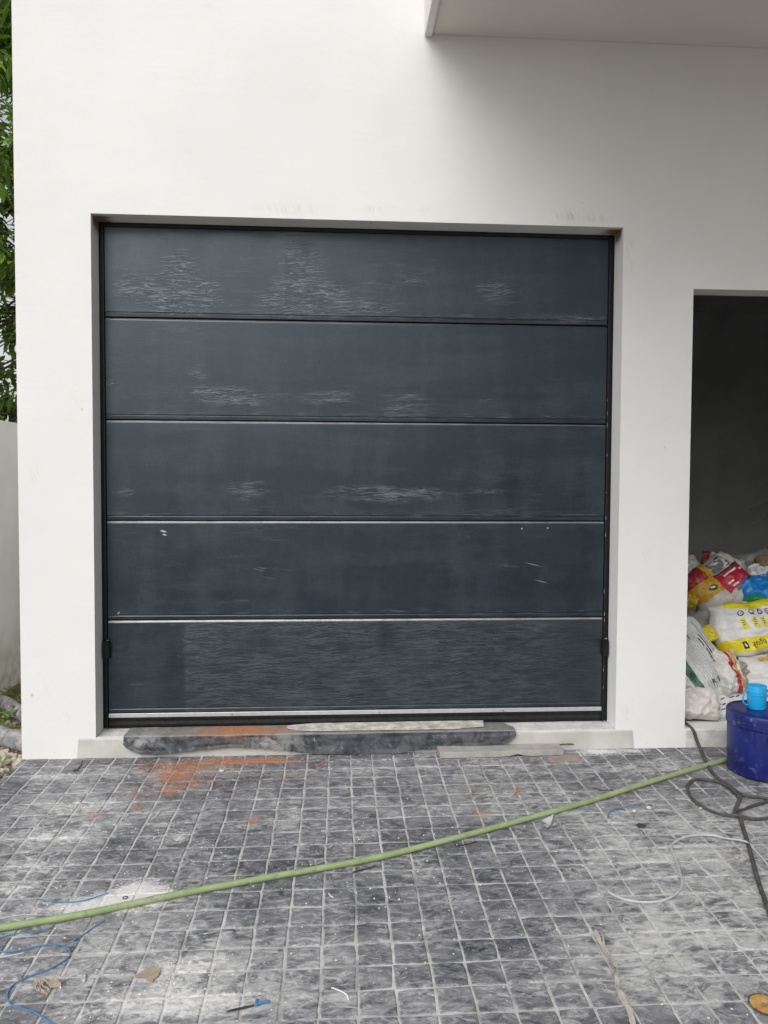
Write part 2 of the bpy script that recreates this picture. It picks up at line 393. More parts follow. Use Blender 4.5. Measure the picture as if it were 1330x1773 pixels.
# ------------------------------------------------------------------ house
DL, DR, DT, SILL = -1.278, 1.270, 2.5785, .1005
BLX, ROX, RTZ, BAX, BAZ = -1.624, 1.6267, 2.2892, .2846, 3.4472
HX1, HZ, OPR = 4.6, 6.0, 2.85
house = tag(empty('house', (0, 1.5, 0)), 'white plastered house front with a garage opening and an overhanging balcony', 'house')
def build_house():
    xs = [BLX, DL, DR, ROX, OPR, HX1]; zs = [-.1, SILL - .006, RTZ, DT, HZ]; T = .12
    hole = lambda i, k: (i == 1 and k in (1, 2)) or (i == 3 and k == 1)
    hole_low = lambda i, k: False
    bm = bmesh.new(); vf = {}
    def v(i, k, y):
        key = (i, k, y)
        if key not in vf: vf[key] = bm.verts.new((xs[i], y, zs[k]))
        return vf[key]
    nx, nz = len(xs) - 1, len(zs) - 1; solid = lambda i, k: 0 <= i < nx and 0 <= k < nz and not hole(i, k)
    for i in range(nx):
        for k in range(nz):
            if not solid(i, k): continue
            bm.faces.new((v(i, k, 0), v(i + 1, k, 0), v(i + 1, k + 1, 0), v(i, k + 1, 0)))
            bm.faces.new((v(i, k, T), v(i, k + 1, T), v(i + 1, k + 1, T), v(i + 1, k, T)))
            if not solid(i - 1, k): bm.faces.new((v(i, k, 0), v(i, k + 1, 0), v(i, k + 1, T), v(i, k, T)))
            if not solid(i + 1, k): bm.faces.new((v(i + 1, k, 0), v(i + 1, k, T), v(i + 1, k + 1, T), v(i + 1, k + 1, 0)))
            if not solid(i, k - 1): bm.faces.new((v(i, k, 0), v(i, k, T), v(i + 1, k, T), v(i + 1, k, 0)))
            if not solid(i, k + 1): bm.faces.new((v(i, k + 1, 0), v(i + 1, k + 1, 0), v(i + 1, k + 1, T), v(i, k + 1, T)))
    es = [e for e in bm.edges if len(e.link_faces) == 2 and abs(e.calc_face_angle(0)) > 1]
    bmesh.ops.bevel(bm, geom=es, offset=.006, segments=2, affect='EDGES', profile=.5)
    bm_obj('front_wall', bm, M['plaster'], house)
    box('side_wall', BLX, BLX + .15, T, 5.0, -.1, HZ, M['plaster'], house)
    box('side_wall', HX1 - .15, HX1, T, 5.0, -.1, HZ, M['plaster'], house)
    box('back_wall', BLX + .15, HX1 - .15, 4.85, 5.0, -.1, HZ, M['plaster'], house)
    box('roof', BLX, HX1, 0, 5.0, HZ, HZ + .2, M['soffit'], house)
    # garage behind the door
    box('garage_floor', BLX + .15, 1.42, T + .15, 4.85, -.1, SILL - .01, M['cement_floor'], house)
    box('partition', 1.42, 1.54, T, 4.85, -.1, 2.95, M['room'], house)
    box('ceiling', BLX + .15, HX1 - .15, T, 4.85, 2.95, 3.1, M['room'], house)
    # store room behind the right-hand opening
    box('storeroom_floor', 1.54, HX1 - .15, T, 3.4, -.1, .088, M['cement_floor'], house)
    box('storeroom_wall', 1.54, HX1 - .15, 3.4, 3.5, -.1, 2.95, M['room'], house)
    # thresholds, a hair proud of the wall and running a little past the opening
    w0, w1 = at(132, 1300, 0).x, at(1099, 1280, 0).x
    bm = bmesh.new()
    prof = [(-.004, -.05), (-.004, SILL - .014), (.003, SILL - .002), (.14, SILL)]
    n = 24; rows = []
    for q in range(n + 1):
        x = w0 + (w1 - w0) * q / n; wob = .0025 * noise.noise((x * 6, 0, 0)); rows.append([bm.verts.new((x + (.012 if q == 0 else -.012 if q == n else 0) * (k > 0), y + (0 if k else 0), z + wob * (k > 0))) for k, (y, z) in enumerate(prof[:3])])
    for q in range(n):
        for k in range(2): bm.faces.new((rows[q][k], rows[q + 1][k], rows[q + 1][k + 1], rows[q][k + 1]))
    t = bm_obj('threshold_face', bm, M['cement'], house); 
    bm = bmesh.new(); g = []
    for a in range(25):
        x = DL + .002 + (DR - DL - .004) * a / 24
        g.append([bm.verts.new((x, y, SILL - .002 + (.003 * noise.noise((x * 5, y * 20, 3))) - (.012 if k == 0 else 0))) for k, y in enumerate((-.003, .006, .05, .09, .14, .27))])
    for a in range(24):
        for k in range(5): bm.faces.new((g[a][k], g[a + 1][k], g[a + 1][k + 1], g[a][k + 1]))
    bm_obj('threshold_top', bm, M['sill'], house)
    box('threshold_face', ROX + .003, OPR - .003, -.004, .118, -.05, .09, M['cement_floor'], house, .008)
    # balcony: slab with a drip lip round its underside
    bal = box('balcony', BAX, HX1 - .02, -2.7, -.002, BAZ + .014, BAZ + .22, M['soffit'], house)
    box('drip_lip', BAX, BAX + .034, -2.7, -.003, BAZ, BAZ + .0135, M['plaster'], house, .003)
    box('drip_lip', BAX + .046, BAX + .05, -2.65, -.003, BAZ + .008, BAZ + .0135, M['soffit'], house)
    box('drip_lip', BAX + .034, HX1 - .02, -2.7, -2.66, BAZ, BAZ + .0135, M['plaster'], house, .003)
def sill_mat():
    m = Mat('sill_cement', (.6, .6, .57), .85, .2); p = m.pos(); x, y, z = m.xyz(p); n = m.noise(p, 14, 7, .7); c = m.mix(n.ss(.35, .65), (.55, .54, .52), (.72, .71, .69))
    c = m.mix(m.noise(p, 60, 4).ss(.58, .72) * .5, c, (.3, .29, .27)); m.set('Base Color', c); m.bump(n, .4, .006); return m.mat
M['sill'] = sill_mat()
build_house()

# ------------------------------------------------------------------ boundary wall on the left
bw = tag(empty('boundary_wall', (-2.25, 3, 0)), 'plain pale boundary wall with a brown footing at the far left', 'wall', kind='thing')
def build_bwall():
    bm = bmesh.new(); ys = [.55 + .3 * i for i in range(40)]
    rows = []
    for y in ys:
        lo = .0 + .012 * noise.noise((y * 4, 1, 0)) + .006 * noise.noise((y * 17, 3, 0))
        rows.append([bm.verts.new(c) for c in ((-2.33, y, -.1), (-2.33, y, 1.7), (-2.195, y, 1.7), (-2.195, y, lo), (-2.22, y, lo - .004))])
    for a in range(len(ys) - 1):
        for k in range(4): bm.faces.new((rows[a][k], rows[a + 1][k], rows[a + 1][k + 1], rows[a][k + 1]))
    bm.faces.new(rows[0]); bm.faces.new(rows[-1][::-1])
    bm_obj('plastered_face', bm, M['bwall'], bw)
    bm = bmesh.new(); rows = []
    for y in ys:
        j = .012 * noise.noise((y * 5, 7, 0)); rows.append([bm.verts.new(c) for c in ((-2.21, y, .02), (-2.175 + j, y, -.008 + j * .5), (-2.15 + j, y, -.07), (-2.21, y, -.09))])
    for a in range(len(ys) - 1):
        for k in range(3): bm.faces.new((rows[a][k], rows[a + 1][k], rows[a + 1][k + 1], rows[a][k + 1]))
    bm_obj('footing', bm, M['footing'], bw)
build_bwall()

# ------------------------------------------------------------------ garage door
DY = .12                                    # plane of the panel faces
def door_mat():
    m = Mat('anthracite_door_film', (.05, .06, .07), .42, .75); m.set('Specular Tint', (.80, .92, 1.0)); p = m.pos(); x, y, z = m.xyz(p)
    def wz(v): return at(615, v, DY).z
    def wx(u): return at(u, 800, DY).x
    base = m.noise(p, 2.2, 5, .6); pinx = m.noise(m.vec(x * 210, y, z * 22), 1, 4, .7); pinz = m.noise(m.vec(x * 22, y, z * 210), 1, 4, .7); bnd = m.noise(m.vec(x * 7, y, z * 1.5), 1, 4, .6) + m.noise(m.vec(x * 1.4, y, z * 9), 1, 4, .6); sp = m.noise(p, 260, 3, .7)
    c = m.mix(base.ss(.35, .7), (.003, .007, .013), (.005, .011, .019))
    weave = (pinx + pinz) * .5
    c = m.mix(weave.ss(.38, .66) * .75, c, (.012, .020, .029)); c = m.mix(bnd.ss(.9, 1.2) * weave.ss(.3, .6) * .8, c, (.022, .033, .045))
    c = m.mix(sp.ss(.6, .8) * base.ss(.4, .62) * .4, c, (.05, .07, .092))
    # streaks where the protective film has lifted into fine horizontal wrinkles
    w = m.noise(m.vec(x * 1.6, y, z * 2.2), 3, 3, .5)
    w2 = m.noise(m.vec(x * 6, y, z * 10), 1, 3, .6)
    vv = m.vec(x * 4.5 + w * .8, y, z * 62 + w * 3 + w2 * 1.6)
    n = m.noise(vv, 1, 3, .5, .15); rid = 1 - (n * 2 - 1).abs()
    n2 = m.noise(m.vec(x * 8 + 3.3, y, z * 115 + w * 4 + w2 * 2), 1, 3, .5, .15); rid2 = 1 - (n2 * 2 - 1).abs()
    wr = (rid.ss(.915, .985)).max(rid2.ss(.93, .985) * .75)
    mask = None
    for u, v, ru, rv, k in ((312, 520, 62, 30, 1.15), (315, 470, 30, 32, .75), (528, 520, 75, 30, 1.1), (520, 455, 38, 34, .75), (640, 535, 60, 14, .5), (860, 500, 50, 32, .6), (980, 545, 90, 10, .6), (230, 500, 30, 25, .5), (700, 470, 90, 60, .28),
                            (395, 690, 55, 20, .75), (345, 650, 20, 24, .4), (700, 700, 70, 32, .5), (545, 690, 60, 16, .5), (192, 670, 12, 10, .6), (850, 690, 40, 10, .3),
                            (670, 855, 120, 17, .65), (430, 850, 40, 18, .6), (215, 855, 22, 14, .5), (850, 850, 60, 10, .3), (450, 985, 12, 4, .6), (880, 985, 25, 10, .4), (400, 1040, 90, 10, .25)):
        b = m.blob(x, z, wx(u), wz(v), ru / 346, rv / 346) * k; mask = b if mask is None else mask + b
    zb = wz(1072); low = z.lt(zb - .004)
    hole = ((x - wx(318) + (m.noise(p, 9, 4, .7) - .5) * .05).ss(.014, -.014)) * m.noise(m.vec(x * 5, y, z * 13), 1, 4, .7).ss(.28, .45) ; patch = m.blob(x, z, wx(445), wz(1110), .13, .05) + m.blob(x, z, wx(668), wz(1105), .045, .11) * .9 + m.blob(x, z, wx(600), wz(1120), .05, .03) * .6
    lowmask = low * ((1 - hole * .82) * (1 - patch.min(1) * .85)) * (x.ss(wx(1040), wx(900), .25, .8))
    brk = m.noise(m.vec(x * 5, y, z * 24), 1, 4, .7)
    amt = ((mask * 1.1 + (brk - .5) * 1.6 * mask.ss(0, .25)).ss(.2, .85)).max(lowmask * brk.ss(.25, .6) * .6)
    amt = amt.max(brk.ss(.45, .8) * m.noise(m.vec(x * 1.3, y, z * 2), 1, 3, .5).ss(.35, .65) * .32)
    c = m.mix(low * (1 - hole) * (1 - patch.min(1)) * .4, c, (.022, .027, .034))
    c = m.mix(wr * amt * (.5 - .12 * low), c, (.20, .225, .25))
    # pale line along the top shoulder of every section, weaker towards the right
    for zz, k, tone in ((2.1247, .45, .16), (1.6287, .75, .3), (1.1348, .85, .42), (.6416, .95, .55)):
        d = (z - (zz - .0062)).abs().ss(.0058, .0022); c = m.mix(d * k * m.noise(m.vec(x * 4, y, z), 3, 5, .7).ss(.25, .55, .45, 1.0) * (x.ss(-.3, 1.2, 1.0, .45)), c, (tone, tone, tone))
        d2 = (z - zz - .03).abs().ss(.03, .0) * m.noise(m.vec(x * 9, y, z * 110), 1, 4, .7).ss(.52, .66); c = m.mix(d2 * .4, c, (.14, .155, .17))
    # dark tape ghosts and palm marks
    t = (x * 1).gt(wx(322)) * (x * 1).lt(wx(344)); comb = (x * 700 + z * 60).sin().ss(-.1, .7)
    zones = (z.lt(wz(566)) * z.gt(wz(618)) + z.lt(wz(628)) * z.gt(wz(650)) * .8 + z.lt(wz(708)) * z.gt(wz(724)) * .8 + z.lt(wz(650)) * z.gt(wz(690)) * ((x - wx(342)).abs().lt(.008)) * .8)
    c = m.mix(t * comb * zones * .75, c, (.022, .028, .034))
    sm = m.blob(x, z, wx(422), wz(918), .035, .05) + m.blob(x, z, wx(442), wz(915), .012, .045) + m.blob(x, z, wx(452), wz(915), .009, .04) + m.blob(x, z, wx(850), wz(1045), .2, .03) + m.blob(x, z, wx(950), wz(950), .12, .1) * .5
    c = m.mix(sm.min(1) * m.noise(p, 18, 4).ss(.3, .6) * .6, c, (.022, .030, .038))
    # pale scuff where something dragged along the fourth section, and chips at its left
    for u, v, a, b, k in ((282, 920, .012, .0035, 1.0), (284, 926, .008, .003, 1.0), (203, 1059, .004, .006, .6), (905, 915, .003, .003, .9), (950, 914, .003, .003, .9), (925, 978, .03, .0015, .5), (940, 1008, .025, .0015, .5)):
        c = m.mix((m.blob(x - (z - wz(v)) * .5, z + (x - wx(u)) * .25, wx(u), wz(v), a, b) * 1.6).min(.85) * k, c, (.5, .52, .53))
    for u, lo, hi in ((659, 732, 400), (588, 1069, 735), (700, 560, 420), (323, 900, 735)):
        c = m.mix(((x - wx(u)).abs().ss(.0022, 0)) * z.gt(wz(lo)) * z.lt(wz(hi)) * .45, c, (.025, .03, .036))
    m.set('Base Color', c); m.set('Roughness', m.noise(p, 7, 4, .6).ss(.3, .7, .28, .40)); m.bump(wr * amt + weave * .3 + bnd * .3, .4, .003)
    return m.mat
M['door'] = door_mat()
M['black'] = simple('black_steel', (.006, .0065, .008), .5, .3, 0, .2, 20)
M['frame'] = simple('black_frame', (.01, .011, .014), .45, .4, 0, .2, 20)
M['rubber'] = simple('rubber_seal', (.012, .012, .013), .7, .3, 0, .4, 40, .3)
M['alu'] = simple('aluminium_strip', (.62, .63, .64), .35, .5, .55, .06, 40)
M['steel'] = simple('worn_steel', (.35, .35, .35), .4, .5, .8, .2, 60)
M['dust_edge'] = simple('dusty_edge', (.3, .29, .26), .9, .1, 0, .5, 60)
door = tag(empty('garage_door', (0, DY, SILL)), 'large dark blue grey sectional garage door of five wide panels', 'garage door', kind='thing')
def build_door():
    seams = [.1790, .6416, 1.1348, 1.6287, 2.1247, 2.5580]
    XL, XR = -1.250, 1.238
    for k in range(5):
        z0, z1 = seams[k] + (.0025 if k else 0), seams[k + 1] - .0025
        # outline of one section from its foot to its head: lip, pressed crease, flat face, rounded shoulder
        prof = [(.026, z0), (.007, z0), (.0025, z0 + .002), (.0015, z0 + .016), (.0035, z0 + .0195), (.0035, z0 + .0215), (0, z0 + .025), (-.0004, (z0 + z1) / 2), (0, z1 - .012), (.0012, z1 - .0075), (.0050, z1 - .0022), (.0095, z1), (.026, z1)]
        if k == 4: prof = prof[:9] + [(0, z1), (.026, z1)]
        V, F = [], []; nx = 40; m_ = len(prof)
        for a in range(nx + 1):
            x = XL + (XR - XL) * a / nx
            for i, (y, z) in enumerate(prof):
                bow = .0009 * noise.noise((x * 2.2, z * 3.1, k * 5)) if 2 <= i <= m_ - 3 else 0
                V.append((x, DY + y + bow, z + .0009 * noise.noise((x * 3, k * 3, i // 9))))
        for a in range(nx):
            for i in range(m_ - 1): F.append((a * m_ + i, (a + 1) * m_ + i, (a + 1) * m_ + i + 1, a * m_ + i + 1))
        F.append(tuple(range(m_))); F.append(tuple(nx * m_ + i for i in range(m_))[::-1])
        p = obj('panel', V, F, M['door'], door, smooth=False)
        bb = p.data; 
        if k == 3:                          # torn stubs of tape left on the film
            pass
    # dark core behind the joints
    box('backing', XL + .004, XR - .004, DY + .027, DY + .05, .12, 2.66, M['black'], door)
    # perimeter frame
    for s in (-1, 1):
        bm = bmesh.new()
        xe, xi = (DL - .03, XL - .002) if s < 0 else (DR + .03, XR + .002)
        a, b = min(xe, xi), max(xe, xi); add_box(bm, a, b, DY + .014, DY + .06, SILL + .001, 2.70)
        # guide angle standing forward of it beside the leaf
        g0, g1 = (XL - .010, XL - .004) if s < 0 else (XR + .004, XR + .010)
        add_box(bm, min(g0, b) if s > 0 else max(g0, a), max(g0, b) if s < 0 and False else g1, DY - .006, DY + .0145, SILL + .002, 2.60)
        bm_obj('side_frame', bm, M['frame'], door)
    box('head_frame', XL, XR, DY + .004, DY + .0265, 2.5605, 2.70, M['frame'], door)
    # pale aluminium strip screwed along the foot, with the rubber seal below it
    st = box('bottom_strip', XL, XR, DY - .006, DY + .004, .1575, .1775, M['alu'], door, .0015)
    for u in (402, 657, 871):
        x = at(u, 1232, DY).x
        V, F = tube_geo([Vector((x, DY - .0062, .166)), Vector((x, DY - .0095, .166))], .0042, 8); obj('screw', V, F, M['steel'], st)
    bm = bmesh.new(); rows = []
    for a in range(61):
        x = XL + (XR - XL) * a / 60; w = .002 * noise.noise((x * 9, 2, 2))
        rows.append([bm.verts.new(c) for c in ((x, DY + .003, .157), (x, DY - .001 + w, .150), (x, DY + .004 + w, .135), (x, DY - .002 + w, .12), (x, DY + .006 + w, SILL + .002), (x, DY + .03, SILL + .0015))])
    for a in range(60):
        for k in range(5): bm.faces.new((rows[a][k], rows[a + 1][k], rows[a + 1][k + 1], rows[a][k + 1]))
    bm_obj('rubber_seal', bm, M['rubber'], door)
    # roller brackets at both sides of the bottom section
    for u, v, s in ((184, 1125, -1), (1048, 1121, 1)):
        w = at(u, v, DY - .02); e = w.x
        bm = bmesh.new(); add_box(bm, e - .017, e + .017, DY - .028, DY + .0, w.z - .045, w.z + .04)
        bmesh.ops.bevel(bm, geom=bm.edges[:], offset=.004, segments=2, affect='EDGES')
        b = bm_obj('roller_bracket', bm, M['black'], door)
        V, F = tube_geo([Vector((e - .003, DY - .014, w.z + .0405)), Vector((e + .006, DY - .018, w.z + .046)), Vector((e + .010, DY - .018, w.z + .044))], .0032, 6); obj('pin', V, F, M['steel'], b, smooth=True)
    # crumbs of plaster stuck down the right-hand edge of the frame
    rng = random.Random(3)
    for k in range(14):
        z = rng.uniform(.25, 1.95); x = XR + .006 + rng.uniform(-.002, .002)
        h = rng.uniform(.008, .03); V = [(x - .002, DY - .0065, z), (x + .002, DY - .0065, z + h * .2), (x + .001, DY - .0065, z + h), (x - .001, DY - .0065, z + h * .8), (x, DY - .0085, z + h * .5)]
        obj('mortar_smear', V, [(0, 1, 4), (1, 2, 4), (2, 3, 4), (3, 0, 4)], M['dust_edge'], door)
build_door()

# ------------------------------------------------------------------ things on the step
def sheet_mat():
    m = Mat('slate_membrane', (.08, .085, .09), .6, .4); p = m.pos(); x, y, z = m.xyz(p)
    n = m.noise(p, 16, 8, .7, .6); b = m.noise(p, 4, 3, .5); f = m.noise(p, 75, 5, .7)
    c = m.mix(n.ss(.38, .6), (.034, .040, .049), (.088, .094, .104)); c = m.mix(f.ss(.58, .75) * b.ss(.35, .6) * .7, c, (.3, .3, .3))
    c = m.mix(m.noise(p, 21, 9, .78, 1.5).ss(.57, .68) * .6, c, (.40, .40, .39))
    lt_ = m.blob(x, z, -1.05, .08, .09, .04) + m.blob(x, z, -.42, .06, .12, .05) * .8; c = m.mix((lt_ * n.ss(.4, .62)).min(.7), c, (.36, .36, .35))
    top = z.ss(SILL - .002, SILL + .004)
    c = m.mix(top * n.ss(.3, .6, .35, .6), c, (.36, .355, .34))  # top face lightened in colour: dust plus the light an up-facing fold gets
    w0, w1, w2 = at(300, 1262, .06).x, at(400, 1262, .06).x, at(500, 1262, .06).x
    o = m.blob(x, y, w1 + .05, .05, .19, .09) * 1.1
    c = m.mix((o * 1.3 * m.noise(p, 25, 6, .7).ss(.3, .62)).min(.9) * z.ss(SILL - .01, SILL + .004, .12, 1.0), c, (.45, .205, .10))
    m.set('Base Color', c); m.bump(n + f * .3, .7, .008); return m.mat
M['sheet'] = sheet_mat()
def build_sheet():
    low = [(213, 1289), (222, 1297), (240, 1306), (270, 1307), (300, 1304), (330, 1301), (365, 1297), (400, 1293), (440, 1295), (470, 1297), (520, 1303), (570, 1305), (620, 1306), (690, 1307), (705, 1300), (740, 1298), (775, 1295), (800, 1292), (850, 1290), (880, 1287), (893, 1272)]
    pts = [(at(u, v, -.02).x, at(u, v, -.02).z) for u, v in low]; pts[0] = (pts[0][0] + .001, pts[0][1])
    rng = random.Random(5); n = 150; bm = bmesh.new(); rows = []
    x0, x1 = pts[0][0], pts[-1][0]
    for a in range(n + 1):
        t = a / n; x = x0 + (x1 - x0) * t
        for i in range(len(pts) - 1):
            if pts[i][0] <= x <= pts[i + 1][0] + 1e-6: q = (x - pts[i][0]) / (pts[i + 1][0] - pts[i][0]); zl = pts[i][1] + (pts[i + 1][1] - pts[i][1]) * q; break
        zl = max(zl + .004 * noise.noise((x * 22, 1, 1)) + .005 * noise.noise((x * 70, 3, 1)), gz(-.03) + .004)
        zt = SILL + .0075 + .0018 * noise.noise((x * 7, 2, 2))
        endl = min(1, (x - x0) / .012); endr = min(1, (x1 - x) / .05)
        back = (.115 if x < .3 else .112) * min(1, .85 + .5 * endl) * min(1, .35 + .8 * endr) + .004 * noise.noise((x * 20, 8, 1))
        fy = -.016 - .006 * noise.noise((x * 3, 5, 5)) + .002 * noise.noise((x * 40, 5, 5)); crack = .005 * math.exp(-((x + .33) / .008) ** 2)
        r = [(x, back, zt - .001), (x, back * .66, zt + .001 * noise.noise((x * 20, .1, 4))), (x, back * .33, zt + .0015 * noise.noise((x * 24, .6, 4))), (x, .002, zt + .0005), (x, fy * .9, zt - .0008), (x, fy, zt - .0045)]
        for k in range(1, 6):
            s = k / 5; r.append((x + .001 * noise.noise((x * 60, k, 9)), fy - .006 * s + .007 * noise.noise((x * 8, s * 3, 2)) + .005 * abs(noise.noise((x * 21, s * 4, 2))) + .0025 * noise.noise((x * 48, s * 7, 2)) + crack - (.003 if k == 5 else 0), zt - .0045 + (zl - zt + .0045) * s))
        rows.append([bm.verts.new(c) for c in r])
    for a in range(n):
        for k in range(10): bm.faces.new((rows[a][k], rows[a + 1][k], rows[a + 1][k + 1], rows[a][k + 1]))
    bmesh.ops.recalc_face_normals(bm, faces=bm.faces[:])
    if sum((f.normal.z for f in bm.faces)) < 0: bmesh.ops.reverse_faces(bm, faces=bm.faces[:])
    bmesh.ops.solidify(bm, geom=bm.faces[:], thickness=.006)
    o = bm_obj('waterproof_sheet', bm, M['sheet'], None)
    tag(o, 'long mottled dark grey sheet draped over the edge of the door step', 'sheet')
build_sheet()
M['board'] = simple('dusty_white_board', (.52, .50, .45), .85, .2, 0, .35, 16, .4)
def build_board():
    top = [(498, 1258), (540, 1254), (600, 1252), (700, 1250), (836, 1248)]; bot = [(498, 1261), (512, 1265), (560, 1266), (640, 1266), (700, 1265), (790, 1263), (838, 1258)]
    Z = SILL + .0115; P = [atz(u, v, Z) for u, v in bot] + [atz(u, v, Z) for u, v in top[::-1]]
    P = [Vector((p.x, min(max(p.y, .0), .113), Z)) for p in P]
    tag(slab_poly('board_offcut', P, .005, M['board'], None, .0045), 'pale plaster dusted strip of board lying on top of the dark sheet', 'board')
build_board()
M['plank'] = simple('grey_fibre_cement', (.36, .345, .32), .85, .2, 0, .12, 18, .2)
def build_plank():
    a, b = gp(761, 1313), gp(975, 1307); a = Vector((a.x, a.y, 0)); b = Vector((b.x, b.y, 0)); d = (b - a).normalized(); nrm = Vector((-d.y, d.x, 0))
    bm = bmesh.new(); a = a - nrm * .014; b = b - nrm * .014; L = (b - a).length; n = 16; W = .086; H = .032; rows = []
    for k in range(n + 1):
        t = k / n; p = a + d * (L * t); notch = .012 * math.exp(-((t - .62) / .05) ** 2)
        q = [p + Vector((0, 0, gz(p.y) + .003)), p + Vector((0, 0, gz(p.y) + H)) - d * 0 , p + nrm * W + Vector((0, 0, H + .001)), p + nrm * W + Vector((0, 0, .003))]
        q[0].z += notch; rows.append([bm.verts.new(v) for v in q])
    for k in range(n):
        for j in range(4): bm.faces.new((rows[k][j], rows[k][(j + 1) % 4], rows[k + 1][(j + 1) % 4], rows[k + 1][j]))
    bm.faces.new(rows[0]); bm.faces.new(rows[-1])
    bmesh.ops.recalc_face_normals(bm, faces=bm.faces[:])
    es = [e for e in bm.edges if len(e.link_faces) == 2 and e.calc_face_angle(0) > 1]
    bmesh.ops.bevel(bm, geom=es, offset=.0018, segments=1, affect='EDGES')
    tag(bm_obj('cement_plank', bm, M['plank']), 'flat grey cement plank lying on the paving in front of the step', 'plank')
build_plank()
M['shard'] = simple('pinkish_tile', (.33, .26, .23), .7, .3, 0, .15, 30, .2)
tag(slab_poly('tile_shard', [gp(950, 1322, .002), gp(1006, 1318, .002), gp(1000, 1309, .002), gp(948, 1312, .002)], .006, M['shard'], None, .002), 'thin pinkish tile shard on the paving below the end of the plank', 'tile shard')
M['leaf_dry'] = simple('dry_leaf', (.23, .13, .05), .7, .3, 0, .3, 60, .2)
def build_leaf():
    c = gp(982, 1297, .004); V, F = [], []; n = 10
    for k in range(n + 1):
        t = k / n; w = .026 * math.sin(math.pi * min(1, t * 1.02)) ** .8 * (1 - .25 * t)
        for s in (-1, -.5, 0, .5, 1): V.append(Vector((c.x - .05 + .095 * t, c.y + s * w, c.z + .008 + .014 * abs(s) ** 1.5 + .012 * math.sin(t * 3.1) - .004 * t + .003 * noise.noise((t * 9, s * 3, 1)))))
    for k in range(n):
        for j in range(4): F.append((k * 5 + j, (k + 1) * 5 + j, (k + 1) * 5 + j + 1, k * 5 + j + 1))
    tag(obj('dry_leaf', V, F, M['leaf_dry'], None, True), 'curled brown dry leaf on the paving by the end of the plank', 'leaf')
build_leaf()

# ------------------------------------------------------------------ brick dust and crumbs
M['brick'] = simple('brick_crumbs', (.44, .2, .105), .9, .1, 0, .35, 200)
M['chalk'] = simple('plaster_crumbs', (.68, .67, .64), .9, .1, 0, .15, 80)
def grains(name, spots, mat, count, rmin, rmax, seed):
    rng = random.Random(seed); V, F = [], []
    for _ in range(count):
        c, rx, ry, zf = rng.choice(spots)
        x, y = c.x + rng.gauss(0, rx), c.y + rng.gauss(0, ry); z = zf(x, y)
        if z is None: continue
        r = rmin + (rmax - rmin) * rng.random() ** 3; b = len(V); a = rng.random() * 6.3
        for k in range(4): V.append((x + r * math.cos(a + k * 1.571) * rng.uniform(.7, 1.2), y + r * math.sin(a + k * 1.571) * rng.uniform(.7, 1.2), z - r * .1))
        V.append((x + rng.uniform(-.4, .4) * r, y + rng.uniform(-.4, .4) * r, z + r * rng.uniform(.5, 1)))
        F += [(b + k, b + (k + 1) % 4, b + 4) for k in range(4)]
    return tag(obj(name, V, F, mat), kind='stuff')
def zdrive(x, y): return gz(y) + .001 if y < -.006 and x > PX0 else None
def ztop(x, y): return SILL + .0085 if -.008 < y < .105 else None
osp = [(gp(u, v), rx * .62, ry * .75, zdrive) for u, v, rx, ry, k in ORANGE for _ in range(max(1, int(k * rx * ry * 900)))]
w = at(405, 1262, .05); osp += [(Vector((w.x + dx, .05, 0)), .075, .03, ztop) for dx in (-.06, .02, .08, .16)] * 3
grains('brick_dust', osp, M['brick'], 3600, .0011, .0050, 2)
wsp = [(gp(u, v), rx * .8, ry * .8, zdrive) for u, v, rx, ry, k in WHITE for _ in range(max(1, int(k * 3)))] + [(Vector((0, -1.0, 0)), .9, .5, zdrive)] * 60
grains('plaster_dust', wsp, M['chalk'], 2600, .0010, .0042, 3)
rng = random.Random(12)
def chip(name, u, v, size, mat, label, cat, up=.001, h=None, flat=.5):
    c = gp(u, v, up); bm = bmesh.new(); bmesh.ops.create_icosphere(bm, subdivisions=1, radius=1)
    for q in bm.verts: q.co *= rng.uniform(.75, 1.15); q.co = Vector((c.x + q.co.x * size, c.y + q.co.y * size * rng.uniform(.6, .8), c.z + size * flat * .8 + q.co.z * size * flat))
    return tag(bm_obj(name, bm, mat), label, cat)
M['pebble'] = simple('beige_stone', (.4, .36, .3), .8, .3, 0, .2, 60)
chip('plaster_chip', 1123, 1401, .013, M['chalk'], 'roundish white plaster chip right of the short blue wire end', 'chip')
chip('plaster_chip', 1098, 1406, .010, M['chalk'], 'long white plaster chip nearest the short blue wire end', 'chip')
chip('plaster_chip', 1213, 1401, .009, M['chalk'], 'white chip lying against the big loop of dark cable', 'chip')
chip('plaster_chip', 468, 1518, .010, M['chalk'], 'white chip just above the green hose left of centre', 'chip')
chip('plaster_chip', 480, 1252, .012, M['chalk'], 'white plaster lump on the orange dust at the end of the pale board', 'chip', SILL + .010)
chip('plaster_chip', 384, 1337, .013, M['chalk'], 'cream chip on the orange dust patch in front of the step', 'chip', .001)
chip('pebble', 1276, 1487, .014, M['pebble'], 'beige pebble between the thin grey cable and the dark cable', 'pebble')

